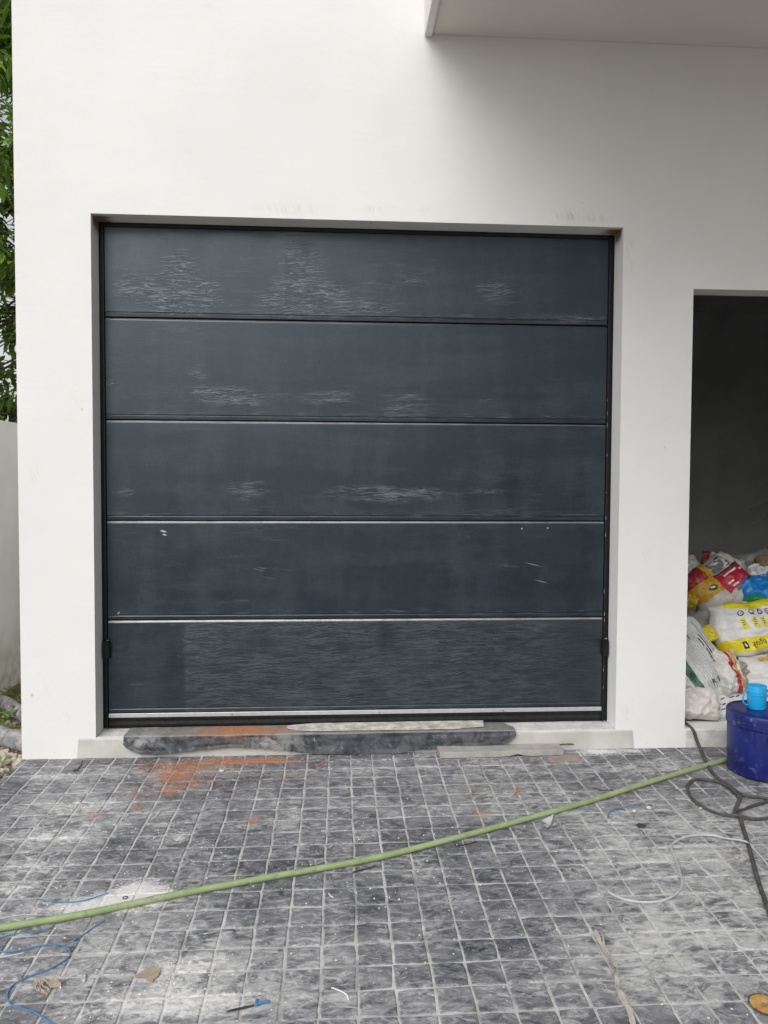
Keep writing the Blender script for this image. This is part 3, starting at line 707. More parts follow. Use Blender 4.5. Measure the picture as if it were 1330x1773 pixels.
# ------------------------------------------------------------------ hose, cables and wires on the drive
M['hose'] = None
def hose_mat():
    m = Mat('green_hose', (.2, .28, .1), .5, .4); p = m.pos(); n = m.noise(p, 9, 5, .6); f = m.noise(p, 55, 4, .7)
    c = m.mix(n.ss(.35, .7), (.24, .325, .14), (.33, .40, .21)); c = m.mix(f.ss(.5, .75) * .55, c, (.47, .47, .40)); c = m.mix(m.noise(p, 24, 5, .7).ss(.56, .68) * .6, c, (.2, .2, .15)); m.set('Base Color', c); m.set('Roughness', f.ss(.3, .7, .4, .65)); return m.mat
M['hose'] = hose_mat()
def ground_path(pix, up): return [gp(u, v, up) for u, v in pix]
tag(tube('garden_hose', ground_path([(-120, 1630), (0, 1613), (150, 1588), (300, 1556), (470, 1524), (640, 1493), (770, 1461), (900, 1426), (1020, 1392), (1140, 1354), (1262, 1318), (1310, 1305)], .0115), .0108, M['hose'], None, 12, 10),
    'long pale green hose lying straight across the paving', 'hose')
M['cable_dark'] = simple('dusty_dark_cable', (.075, .073, .07), .75, .3, 0, .3, 25)
M['cable_grey'] = simple('grey_cable', (.46, .47, .48), .5, .4, 0, .12, 30)
M['wire_blue'] = simple('blue_wire', (.07, .21, .40), .45, .4, 0, .15, 40)
M['wire_pale'] = simple('pale_wire', (.5, .55, .6), .5, .4, 0, .15, 40)
M['wire_dark'] = simple('dark_rusty_bit', (.05, .04, .04), .6, .4, 0, .3, 60)
def px2(pts, ox, oy, s): return [(ox + a / s, oy + b / s) for a, b in pts]
c1 = px2([(565, 170), (600, 300), (650, 390), (690, 470), (740, 520), (800, 562), (842, 600), (832, 640), (814, 690), (842, 712), (850, 745), (880, 840), (910, 950), (940, 1060), (987, 1190), (1030, 1320)], 1000, 1180, 2.99)
p1 = [at(1180, 1215, .42), at(1184, 1232, .25)]; p1 = [Vector((1.68, .30, .100)), Vector((1.665, .14, .103)), Vector((1.662, .03, .100)), Vector((1.668, -.012, .085)), Vector((1.680, -.03, .035))]
g1 = [gp(u, v, .0088) for u, v in c1[2:]]
tag(tube('power_cable', p1 + g1, .0078, M['cable_dark'], None, 8, 6), 'dark dusty cable running from the store room step down across the paving', 'cable')
c2 = px2([(835, 618), (800, 575), (750, 538), (690, 520), (640, 516), (600, 518), (572, 545), (575, 580), (595, 615), (650, 660), (740, 698), (830, 715), (910, 722), (987, 716), (1040, 700), (1070, 670), (1040, 640), (970, 612), (900, 605), (850, 604)], 1000, 1180, 2.99)
tag(tube('power_cable', [gp(u, v, .0075 + (.009 if i in (0, 1, 11, 19) else 0)) for i, (u, v) in enumerate(c2)], .0066, M['cable_dark'], None, 8, 6), 'dark cable loop lying in front of the blue bucket', 'cable')
c3 = px2([(820, 692), (860, 672), (900, 655), (950, 640), (995, 622), (1040, 590)], 1000, 1180, 2.99)
tag(tube('power_cable', [gp(u, v, .0065 + (.013 if i == 0 else .001)) for i, (u, v) in enumerate(c3)], .0058, M['cable_dark'], None, 8, 6), 'short straight dark cable crossing inside the cable loop', 'cable')
c4 = px2([(158, 1095), (190, 1113), (230, 1130), (320, 1148), (420, 1145), (490, 1120), (530, 1085), (542, 1050), (530, 990), (505, 920), (487, 870), (500, 840), (550, 812), (620, 801), (700, 803), (780, 820), (870, 848), (930, 892), (987, 958), (1040, 1030)], 1000, 1180, 2.99)
tag(tube('thin_cable', [gp(u, v, .0042 + (.010 if i == 16 else 0)) for i, (u, v) in enumerate(c4)], .0040, M['cable_grey'], None, 8, 6), 'thin light grey cable curving in an S on the right of the paving', 'cable')
wires = [([(305, 180), (370, 195), (480, 207), (600, 207), (690, 195), (790, 165), (890, 130)], 'wire_blue', 'blue wire offcut lying across the white powder above the hose', .0018),
         ([(-60, 612), (80, 615), (200, 597), (330, 568), (430, 556), (510, 562), (560, 590), (578, 630), (555, 672), (480, 722), (400, 765), (300, 800), (200, 840), (110, 890), (66, 950), (65, 1010), (100, 1055), (180, 1085), (260, 1105), (330, 1145), (410, 1200), (470, 1250)], 'wire_blue', 'long blue wire snaking in an S at the bottom left of the paving', .0021),
         ([(-60, 555), (-10, 515), (40, 490), (110, 470), (200, 460), (300, 448), (415, 425)], 'wire_blue', 'blue wire lying just under the left end of the hose', .0018),
         ([(600, 530), (700, 465), (780, 410), (860, 360)], 'wire_blue', 'short straight blue wire below the hose left of centre', .0018),
         ([(-40, 360), (0, 348), (100, 325), (200, 312), (320, 312)], 'wire_pale', 'thin pale wire above the left end of the hose', .0019),
         ([(-40, 678), (0, 664), (100, 645), (200, 625)], 'wire_pale', 'thin pale wire beside the long blue wire at the left edge', .0019)]
for pts, mt, lab, r in wires:
    tag(tube('wire', [gp(u, v, r + .0012) for u, v in px2(pts, 0, 1520, 4.75)], r, M[mt], None, 6, 5), lab, 'wire')
tag(tube('wire', [gp(u, v, .0035) for u, v in px2([(1113, 538), (1120, 515), (1135, 503), (1160, 495), (1200, 487), (1235, 478)], 600, 1200, 2.463)], .0019, M['wire_blue'], None, 6, 5), 'short curved blue wire end to the right below the hose', 'wire')
tag(tube('wire', [gp(u, v, .003) for u, v in px2([(1050, 405), (1085, 418), (1120, 416), (1165, 424)], 600, 1200, 2.463)], .0018, M['wire_dark'], None, 6, 5), 'thin rusty brown wire just above the hose on the right', 'wire')

# ------------------------------------------------------------------ small litter
M['card'] = simple('brown_card', (.36, .29, .22), .85, .2, 0, .12, 40, .2)
M['wood'] = simple('wood_shaving', (.4, .33, .25), .85, .2, 0, .2, 60)
M['clear'] = simple('cloudy_plastic', (.45, .47, .47), .3, .5, 0, .1, 40)
M['ribbon'] = simple('dirty_plastic_ribbon', (.42, .40, .36), .45, .4, 0, .2, 25)
tag(slab_poly('card_scrap', [gp(u, v, .0015) for u, v in px2([(1105, 825), (1190, 765), (1250, 752), (1325, 755), (1290, 830), (1250, 868), (1215, 850), (1190, 830)], 0, 1520, 4.75)], .0022, M['card'], None, .003, .05), 'torn scrap of brown card on the paving below the hose', 'scrap')
tag(slab_poly('plastic_scrap', [gp(u, v, .0015) for u, v in ((937, 1424), (950, 1420), (959, 1417), (954, 1430), (948, 1443), (942, 1434), (946, 1427))], .0012, M['clear'], None, .001, .25), 'small cloudy torn plastic scrap lying against the underside of the hose', 'scrap')
tag(slab_poly('dark_scrap', [gp(u, v, .0015) for u, v in ((1101, 1430), (1108, 1427), (1119, 1431), (1117, 1434), (1106, 1434))], .004, M['wire_dark'], None, .002), 'small dark scrap on the paving above the end of the thin grey cable', 'scrap')
for pts, lab in (([(789, 1467), (805, 1464), (825, 1459)], 'thin dark twig just under the middle of the hose'), ([(611, 1512), (630, 1507), (650, 1501)], 'dark twig under the hose left of the middle')):
    tag(tube('twig', [gp(u, v, .0035) for u, v in pts], lambda t: .0030 - .0012 * t, M['wire_dark'], None, 6, 4), lab, 'twig')
def ribbon(name, pix, width, mat, label, cat):
    P = catmull([gp(u, v, .004) for u, v in pix], 8); V, F = [], []; n = len(P)
    for i, p in enumerate(P):
        t = (P[min(i + 1, n - 1)] - P[max(i - 1, 0)]).normalized(); s = Vector((-t.y, t.x, 0)); tw = .75 * math.sin(i * .09 + 1) + .3 * math.sin(i * .23)
        w = width * (.75 + .3 * noise.noise((i * .3, 2, 1)))
        for k in (-1, -.35, .35, 1): V.append(p + s * (k * w * math.cos(tw)) + Vector((0, 0, w * abs(math.sin(tw)) + k * w * math.sin(tw) + .0022 * math.sin(k * 5 + i * .4) + .002)))
    for i in range(n - 1):
        for k in range(3): F.append((i * 4 + k, (i + 1) * 4 + k, (i + 1) * 4 + k + 1, i * 4 + k + 1))
    return tag(obj(name, V, F, mat, None, True), label, cat)
rb = px2([(118, 150), (135, 185), (160, 230), (200, 290), (240, 345), (268, 400), (280, 450), (276, 520), (285, 570), (320, 630), (350, 690), (372, 740), (395, 830)], 1000, 1580, 4.03)
ribbon('plastic_ribbon', rb, .010, M['ribbon'], 'twisted dirty white plastic ribbon at the bottom right of centre', 'ribbon')
rb2 = px2([(165, 160), (178, 200), (185, 250), (215, 310), (240, 380), (262, 440)], 1000, 1580, 4.03)
ribbon('plastic_ribbon', rb2, .006, M['ribbon'], 'narrow second strip lying along the top of the twisted plastic ribbon', 'ribbon')
# masonry screw with its blue plug
def build_screw():
    a, b = gp(392, 1754, .004), gp(452, 1741, .004)
    s = tag(empty('masonry_screw', a), 'dark screw with a blue plastic wall plug at the bottom of the paving', 'screw')
    V, F = tube_geo([a.lerp(b, k / 40) for k in range(41)], lambda t: (.0026 + .0007 * (int(t * 40) % 2)) * min(1, .2 + t * 8), 7); obj('shank', V, F, M['wire_dark'], s)
    e = gp(468, 1736, .005); q = b.lerp(e, .0)
    V, F = tube_geo(catmull([gp(444, 1742, .006), gp(450, 1741, .006), gp(458, 1739, .006), gp(467, 1737, .006)], 4), lambda t: .0050 - .0014 * t, 8); obj('wall_plug', V, F, M['wire_blue'], s, True)
    V, F = tube_geo([gp(443, 1746, .008), gp(445, 1736, .008)], .0042, 8); obj('collar', V, F, M['wire_blue'], s)
build_screw()
def ring(name, u, v, r, rr, mat, label, cat):
    c = gp(u, v, rr + .0015); P = [c + Vector((r * math.cos(a), r * math.sin(a), SLOPE * r * math.sin(a))) for a in [2 * math.pi * k / 24 for k in range(25)]]
    V, F = tube_geo(P, rr, 6); return tag(obj(name, V, F, mat, None, True), label, cat)
ring('washer', 217, 1556, .0075, .0016, M['wire_dark'], 'small dark ring lying on the white powder above the hose', 'washer')
ring('washer', 1086, 1595, .011, .0014, M['cable_grey'], 'pale wire ring on the paving below the thin grey cable', 'washer')
def build_hook():
    o = tag(empty('eye_hook', gp(131, 1336)), 'small dark eye hook by the left pier of the wall', 'hook')
    c = gp(131, 1335, .003); P = [c + Vector((.010 * math.cos(a), .010 * math.sin(a), 0)) for a in [2 * math.pi * k / 16 for k in range(17)]]
    V, F = tube_geo(P, .0022, 6); obj('eye', V, F, M['wire_dark'], o, True)
    V, F = tube_geo(catmull([gp(135, 1332, .003), gp(140, 1326, .003), gp(143, 1318, .003)], 5), .0024, 6); obj('shank', V, F, M['wire_dark'], o, True)
build_hook()
tag(tube('nail', [gp(143, 1700 - 3, .004), gp(146, 1701, .004), gp(148, 1690, .004)], .0035, M['cable_grey'], None, 6, 4), 'short bent metal nail on the paving inside the bend of the long blue wire', 'nail')
for pts, lab in (([(262, 1420), (268, 1417), (273, 1411), (279, 1404)], 'curved white strip of trimmings on the paving left of centre'), ([(574, 1712), (590, 1718), (600, 1724), (604, 1733)], 'thin white curved trimming at the bottom centre of the paving'), ([(569, 1548), (573, 1553), (577, 1555)], 'tiny white trimming below the middle of the hose')):
    tag(tube('trimming', [gp(u, v, .003) for u, v in pts], .0021, M['chalk'], None, 6, 4), lab, 'trimming')
rng = random.Random(21)
for k in range(5):
    q = px2([(300 + 22 * k, 850 + rng.uniform(-20, 30))], 0, 1520, 4.75)[0]; pts = []
    for j in range(6): pts.append((q[0] + 5 * math.sin(j * 1.3 + k) + j * 1.0, q[1] + j * 4.5 + rng.uniform(-1, 1)))
    tag(tube('wood_shaving', [gp(u, v, .003 + .002 * (j % 2)) for j, (u, v) in enumerate(pts)], .0019, M['wood'], None, 6, 4), ['left end', 'second from the left', 'middle', 'second from the right', 'right end'][k] + ' of five curly pale shavings inside the bend of the wire', 'shaving', 'curly shavings by the blue wire')
tag(slab_poly('wood_chip', [gp(u, v, .0015) for u, v in px2([(395, 880), (430, 845), (470, 850), (505, 900), (450, 908), (415, 905)], 0, 1520, 4.75)], .006, M['wood'], None, .003), 'splintered chip of pale wood beside the curly shavings', 'chip')
# worn cutting disc
def build_disc():
    m = Mat('cutting_disc_label', (.5, .3, .06), .6, .3); p = m.objc(); x, y, z = m.xyz(p); r = (x * x + y * y).pow(.5); n = m.noise(p, 60, 5, .7)
    c = m.mix(n.ss(.4, .65), (.44, .25, .055), (.47, .33, .12)); c = m.mix(((y - x * .35 + .004).abs()).ss(.007, .004) * n.ss(.35, .55), c, (.5, .06, .02)); c = m.mix(r.ss(.0365, .038), c, (.06, .055, .05)); c = m.mix(n.ss(.5, .7) * .6, c, (.42, .36, .26)); m.set('Base Color', c)
    c0 = gp(1325, 1742, .002); V, F = [], []; n_ = 36
    for rr, zz in ((.0085, 0), (.0085, .003), (.0145, .0042), (.039, .0032), (.042, .0026), (.042, 0)):
        for k in range(n_): a = 2 * math.pi * k / n_; V.append((c0.x + rr * math.cos(a), c0.y + rr * math.sin(a), c0.z + zz + SLOPE * rr * math.sin(a)))
    for i in range(5):
        for k in range(n_): F.append((i * n_ + k, (i + 1) * n_ + k, (i + 1) * n_ + (k + 1) % n_, i * n_ + (k + 1) % n_))
    c_, vv = Vector(c0), [Vector(v) - c0 for v in V]; o = link('cutting_disc', mesh('cutting_disc', vv, F), m.mat, None, c0)
    tag(o, 'worn yellow and orange cutting disc lying at the bottom right corner', 'disc')
build_disc()

# ------------------------------------------------------------------ bucket and mug
M['bucket'] = simple('navy_plastic', (.007, .014, .14), .4, .5, 0, .3, 7)
def bucket_mat():
    m = Mat('navy_plastic', (.007, .014, .14), .4, .5); p = m.objc(); x, y, z = m.xyz(p); n = m.noise(p, 7, 5, .6); c = m.mix(n.ss(.35, .7), (.006, .011, .115), (.010, .019, .17))
    sc = m.noise(m.vec(x * 40, y * 40, z * 9), 1, 5, .7); c = m.mix(sc.ss(.6, .74) * .35, c, (.12, .14, .26)); c = m.mix(m.noise(p, 30, 6, .75).ss(.56, .72) * (z.ss(.12, .0) * .5 + .16), c, (.4, .4, .42))
    m.set('Base Color', c); m.set('Roughness', n.ss(.3, .7, .34, .5)); return m.mat
M['bucket'] = bucket_mat()
M['mug'] = simple('sky_blue_plastic', (.015, .36, .72), .35, .5, 0, .05, 20)
def build_bucket():
    pf = gp(1322, 1361); r = .160; cy = pf.y + r; cx = at(1322, 1290, cy).x; zt = at(1322, 1229, cy).z; z0 = gz(cy - r) + .003 + .004; H = zt - z0
    b = tag(empty('bucket', (cx, cy, z0)), 'round navy blue plastic bucket with its lid on', 'bucket'); c = (cx, cy, z0)
    lathe('body', [(0, .006), (r * .9, .006), (r * .94, 0), (r * .965, .007), (r * .978, H * .45), (r * .985, H - .062), (r * .985, H - .004), (r * .95, H - .004)], M['bucket'], b, 56, c)
    lathe('lid', [(r * .985, H - .062), (r * 1.015, H - .062), (r * 1.02, H - .057), (r * 1.02, H - .014), (r * 1.014, H - .004), (r * 1.0, H + .001), (r * .97, H + .0), (r * .955, H - .004), (r * .93, H - .0045), (r * .90, H - .002), (r * .6, H - .0015), (.0005, H - .001)], M['bucket'], b, 64, c)
    P = []; rr = r * 1.0 + .012; zp = H - .095
    for k in range(33):
        t = k / 32; a = R(-110 + 180 * t); sag = .085 * math.sin(math.pi * t) ** .8; P.append(Vector((cx + (rr + .012 * math.sin(math.pi * t)) * math.cos(a), cy + (rr + .012 * math.sin(math.pi * t)) * math.sin(a), z0 + zp - sag)))
    V, F = [], []; n = len(P)
    for i, p in enumerate(P):
        o_ = Vector((p.x - cx, p.y - cy, 0)).normalized(); w = .0085 + .004 * (abs(i - 16) < 13)
        for dx, dz in ((-.003, -w), (.003, -w), (.003, w), (-.003, w)): V.append(p + o_ * dx + Vector((0, 0, dz)))
    for i in range(n - 1):
        for k in range(4): F.append((i * 4 + k, i * 4 + (k + 1) % 4, (i + 1) * 4 + (k + 1) % 4, (i + 1) * 4 + k))
    F += [(3, 2, 1, 0), tuple((n - 1) * 4 + k for k in range(4))]
    h = obj('handle', V, F, M['bucket'], b)
    for a in (R(-110), R(70)):
        d = Vector((math.cos(a), math.sin(a), 0)); q = Vector((cx, cy, z0 + zp)); V, F = tube_geo([q + d * (r * .97), q + d * (rr + .006)], .015, 16); obj('pivot', V, F, M['bucket'], b, False)
    ztop = z0 + H - .001
    m0 = atz(1310, 1226, ztop); mr = .0425; mh = .108
    g = tag(empty('mug', m0), 'light blue plastic mug with a closed top standing on the bucket lid', 'mug'); c = (m0.x, m0.y, m0.z)
    lathe('body', [(0, .0005), (mr * .93, .0005), (mr * .965, .003), (mr * .985, mh * .55), (mr * 1.0, mh * .62), (mr * 1.012, mh * .63), (mr * 1.0, mh * .645), (mr, mh * .73), (mr * 1.012, mh * .74), (mr, mh * .755), (mr * 1.0, mh * .97), (mr * .985, mh), (mr * .93, mh), (mr * .915, mh - .004), (mr * .5, mh - .0045), (mr * .42, mh - .003), (.0004, mh - .003)], M['mug'], g, 48, c)
    hp = [Vector((m0.x + x, m0.y + y, m0.z + z)) for x, y, z in ((-.038, -.006, .082), (-.052, -.008, .084), (-.066, -.011, .072), (-.073, -.012, .052), (-.070, -.012, .032), (-.058, -.010, .020), (-.040, -.006, .020))]
    V, F = tube_geo(catmull(hp, 6), .0042, 8); obj('handle', V, F, M['mug'], g, True)
build_bucket()

# ------------------------------------------------------------------ store room: heap of bags
class Bag:
    def __init__(s, name, label, cat, px, py, Y, w, h, t, roll, tilt, yaw, mat, seed, crumple=1.0, n=56, floor=None):
        s.w, s.h, s.t, s.seed, s.cr, s.floor = w, h, t, seed, crumple, floor
        m = Matrix.Rotation(R(yaw), 3, 'Z') @ Matrix.Rotation(-R(tilt), 3, 'X') @ Matrix.Rotation(-R(roll), 3, 'Y')
        s.c = at(px, py, Y); s.U, s.V, s.N = m @ Vector((1, 0, 0)), m @ Vector((0, 0, 1)), m @ Vector((0, -1, 0))
        rg = random.Random(seed * 7 + 1); s.folds = []
        for _ in range(int(9 + 7 * crumple)):
            a = rg.uniform(0, math.pi); cu, cv = (rg.choice((-1, 1)) * rg.uniform(.3, 1), rg.choice((-1, 1)) * rg.uniform(.3, 1)) if rg.random() < .6 else (rg.uniform(-.6, .6), rg.uniform(-.6, .6))
            s.folds.append((cu * w / 2, cv * h / 2, math.cos(a), math.sin(a), rg.choice((-1, 1, 1)) * rg.uniform(.004, .013) * crumple, rg.uniform(.006, .02), rg.uniform(.05, .14)))
        V, F, UV = [], [], []
        for side in (1, -1):
            b = len(V)
            for j in range(n + 1):
                for i in range(n + 1):
                    u, v = -1 + 2 * i / n, -1 + 2 * j / n; V.append(s.P(u, v, side)); UV.append(((u + 1) / 2, (v + 1) / 2))
            for j in range(n):
                for i in range(n):
                    q = (b + j * (n + 1) + i, b + j * (n + 1) + i + 1, b + (j + 1) * (n + 1) + i + 1, b + (j + 1) * (n + 1) + i); F.append(q if side > 0 else q[::-1])
        c, vv = centred(V); me = mesh(name, vv, F, True); uvl = me.uv_layers.new(name='UVMap')
        for l in me.loops: uvl.data[l.index].uv = UV[l.vertex_index]
        s.o = tag(link(name, me, mat, None, c), label, cat)
    def P(s, u, v, side, off=0.0):
        sd = s.seed * 13.7; k = s.cr
        eu, ev = max(0, 1 - abs(u) ** 2.6), max(0, 1 - abs(v) ** 2.6); pil = (eu * ev) ** .36
        x = s.w / 2 * u * (1 - .09 * (1 - abs(v) ** 2) * 0 - .07 * v * v + .09 * noise.noise((v * 2.4, sd, 1)) * k); y = s.h / 2 * v * (1 - .08 * u * u * 0 + .11 * noise.noise((u * 2.4, sd, 5)) * k - .07 * (1 - u * u) * 0)
        x *= 1 - .05 * (1 - ev); y += s.h * .03 * k * noise.noise((u * 3.5, sd + v, 2)) 
        q = (u * s.w * 5 + sd, v * s.h * 5 + side * 3, sd * .3)
        low = noise.noise(q) * .30; q2 = Vector(q) * 2.3 + Vector((noise.noise(Vector(q) * 1.3) * 1.2, 0, 3)); r1 = 1 - abs(noise.noise(q2)) * 2.2; q3 = Vector(q) * 5.1 + Vector((noise.noise(Vector(q) * 2.7) * 1.5, noise.noise(Vector(q) * 2.2 + Vector((9, 1, 1))) * 1.5, 7)); r2 = 1 - abs(noise.noise(q3)) * 2.2
        z = s.t / 2 * pil * (1 + low - .22 * v) + (.0055 * max(0, r1) ** 2 + .0028 * max(0, r2) ** 2 - .006) * k * min(1, pil * 1.6)
        wx_ = noise.noise((u * 3 + sd, v * 3, 8)) * .02
        for fu, fv, ca, sa, am, wd, ln in s.folds:
            du, dv = u * s.w / 2 - fu, v * s.h / 2 - fv; dist = abs(du * -sa + dv * ca + wx_); al = abs(du * ca + dv * sa)
            if dist < wd * 5 and al < ln * 2.5: z += am * math.exp(-dist / wd) * math.exp(-(al / ln) ** 2) * min(1, pil * 2.5)
        z += .012 * k * noise.noise((u * 2.5 + sd, v * 2.5, 4)) * side          # the edge seam itself waves
        p = s.c + s.U * x + s.V * y + s.N * (side * z + off)
        if s.floor is not None and p.z < s.floor: p.z = s.floor + .002 * (side > 0)
        return p
    def text(s, body, cu, cv, width, rot, mat, size=None, off=.0016, name='print'):
        fc = bpy.data.curves.new('lettering', 'FONT'); fc.body = body; fc.align_x = 'CENTER'; fc.align_y = 'CENTER'; fc.offset = .012
        fo = bpy.data.objects.new('lettering', fc); COL.objects.link(fo); dg = bpy.context.evaluated_depsgraph_get(); dg.update()
        me = bpy.data.meshes.new_from_object(fo.evaluated_get(dg)); bpy.data.objects.remove(fo); bpy.data.curves.remove(fc)
        if not me.vertices: return None
        bm = bmesh.new(); bm.from_mesh(me); bpy.data.meshes.remove(me)
        mx = max(v.co.x for v in bm.verts) - min(v.co.x for v in bm.verts); sc = width / mx
        bmesh.ops.triangulate(bm, faces=bm.faces[:])
        for _ in range(2): bmesh.ops.subdivide_edges(bm, edges=[e for e in bm.edges if e.calc_length() * sc > .008], cuts=1)
        return s.wrap(bm, sc, cu, cv, rot, mat, off, name)
    def wrap(s, bm, sc, cu, cv, rot, mat, off, name):
        ca, sa = math.cos(R(rot)), math.sin(R(rot))
        for v in bm.verts:
            x, y = v.co.x * sc, v.co.y * sc; u, w = cu * 2 - 1 + (x * ca - y * sa) / (s.w / 2), cv * 2 - 1 + (x * sa + y * ca) / (s.h / 2)
            v.co = s.P(max(-.99, min(.99, u)), max(-.99, min(.99, w)), 1, off)
        return bm_obj(name, bm, mat, s.o, False, False)
    def patch(s, cu, cv, w, h, rot, mat, off=.0011, name='printed_panel', nx=8, ny=5, oval=False):
        bm = bmesh.new(); g = []
        if oval:
            c = bm.verts.new((0, 0, 0)); rr = []
            for q in (.5, 1.0): rr.append([bm.verts.new((w / 2 * q * math.cos(2 * math.pi * k / 20), h / 2 * q * math.sin(2 * math.pi * k / 20), 0)) for k in range(20)])
            for k in range(20): bm.faces.new((c, rr[0][k], rr[0][(k + 1) % 20])); bm.faces.new((rr[0][k], rr[1][k], rr[1][(k + 1) % 20], rr[0][(k + 1) % 20]))
        else:
            for j in range(ny + 1): g.append([bm.verts.new((w * (i / nx - .5), h * (j / ny - .5), 0)) for i in range(nx + 1)])
            for j in range(ny):
                for i in range(nx): bm.faces.new((g[j][i], g[j][i + 1], g[j + 1][i + 1], g[j + 1][i]))
        return s.wrap(bm, 1, cu, cv, rot, mat, off, name)
def bag_mat(name, base, fn=None, rough=.42, dirt=.3):
    m = Mat(name, base, rough, .45); uv = m.uv(); u, v, _ = m.xyz(uv); p = m.objc()
    n = m.noise(p, 8, 5, .6); wob = (m.noise(p, 14, 3, .5) - .5) * .05
    c = m.mix(n.ss(.35, .7), tuple(a * .9 for a in base), base)
    if fn: c = fn(m, c, u + wob, v + wob, p)
    c = m.mix(m.noise(p, 26, 6, .7).ss(.5, .75) * dirt, c, (.3, .27, .23))
    m.set('Base Color', c); weave = (m.noise(p, 300, 2, .5)); m.bump(m.noise(p, 35, 5, .65) + weave * .1, .3, .006); return m.mat
def band(m, x, a, b, e=.004): return x.ss(a - e, a + e) * x.ss(b + e, b - e)
BLACK = simple('print_black', (.012, .012, .013), .5, .3); YEL = simple('print_yellow', (.62, .52, .015), .45, .4, 0, .06); WHT = simple('print_white', (.68, .68, .67), .5, .4); BLU = simple('print_blue', (.06, .08, .22), .5, .3); DGRN = simple('print_dark_green', (.008, .06, .04), .5, .3); GREYP = simple('print_grey', (.16, .17, .17), .5, .3); GOLD = simple('print_gold', (.55, .35, .07), .5, .3); CRIM = simple('print_crimson', (.36, .012, .03), .5, .3)
def f_red(m, c, u, v, p):
    c = m.mix(band(m, v, .42, 1.1) * band(m, u, -.1, .46), c, (.5, .29, .03)); n = m.noise(p, 30, 4, .6)
    c = m.mix(band(m, v, .74, 1.1) * band(m, u, -.1, .34), c, (.26, .02, .03)); c = m.mix(n.ss(.55, .62) * band(m, v, .42, .9) * band(m, u, .02, .40) * .6, c, (.3, .16, .02))
    c = m.mix(band(m, v, .30, .66) * band(m, u, .40, 1.1), c, (.40, .012, .035)); c = m.mix(band(m, v, .66, .70) * band(m, u, .40, 1.1), c, (.02, .02, .02)); c = m.mix(band(m, v, .71, .95) * band(m, u, .46, .8) * n.ss(.42, .5), c, (.1, .1, .1))
    return m.mix(n.ss(.68, .74) * v.lt(.3) * .5, c, (.3, .08, .08))
def f_blue(m, c, u, v, p):
    c = m.mix(v.gt(-1), c, (.006, .17, .48)); n = m.noise(p, 8, 3, .5, 1.0)
    c = m.mix((v - .55 + u * .9).lt(0), c, (.02, .22, .05)); l = ((n * 2 - 1).abs()).ss(.022, .008) * band(m, u, .3, .95); return m.mix(l * .85, c, (.6, .66, .7))
def f_yel(m, c, u, v, p):
    n = m.noise(p, 10, 3, .5)
    c = m.mix(band(m, v, .07, .30), c, (.62, .52, .015)); c = m.mix((v + (n - .5) * .3 + (u - .5) * .12).gt(.84) * band(m, u, .12, 1.0), c, (.62, .52, .015)); return c
def f_text(m, c, u, v, p):
    rows = (v * 24).fract(); brk = m.noise(m.vec(u * 40, (v * 24) - rows, 0.0), 1, 1, .5)
    ln = band(m, rows, .3, .55, .05) * brk.ss(.4, .5) * band(m, v, .36, .76) * band(m, u, .10, .88); c = m.mix(ln * .75, c, (.12, .13, .13))
    c = m.mix(band(m, v, .17, .30), c, (.012, .10, .065)); c = m.mix(band(m, v, .84, .87) * band(m, u, .1, .9) * .7, c, (.1, .3, .33)); return c
def f_crum(m, c, u, v, p):
    c = m.mix(band(m, u + (v - .5) * .22, .52, .68), c, (.38, .03, .04)); return m.mix(band(m, u + (v - .5) * .2, .72, .84), c, (.5, .28, .05))
def f_blueline(m, c, u, v, p):
    return m.mix(band(m, v, .03, .06) * .5, c, (.1, .12, .3))
def f_greyyel(m, c, u, v, p): return m.mix(band(m, u, .66, 1.1) * band(m, v, .0, .42), c, (.6, .48, .02))
WH = (.62, .61, .60)
Bm = dict(red=bag_mat('red_yellow_bag', (.52, .49, .46), f_red), blue=bag_mat('blue_green_bag', (.6, .6, .6), f_blue, .35, .1), yel=bag_mat('yellow_white_bag', WH, f_yel, .35, .12), text=bag_mat('printed_white_bag', (.56, .57, .56), f_text), crum=bag_mat('red_stripe_bag', (.62, .6, .57), f_crum), white=bag_mat('white_bag', WH, None), line=bag_mat('white_bag_blue_print', (.6, .59, .57), f_blueline), grey=bag_mat('grey_sack', (.27, .27, .265), None), gy=bag_mat('grey_yellow_sack', (.38, .38, .37), f_greyyel), cream=bag_mat('cream_bag', (.63, .61, .56), None), dred=bag_mat('dark_red_wrapper', (.2, .006, .01), None, .4, .05), taupe=bag_mat('taupe_bag', (.34, .30, .25), None), mustard=bag_mat('mustard_paper', (.5, .36, .04), None), lemon=bag_mat('lemon_paper', (.6, .52, .03), None), tan=bag_mat('brown_paper', (.26, .19, .11), None, .8, .2))
FL = .0895
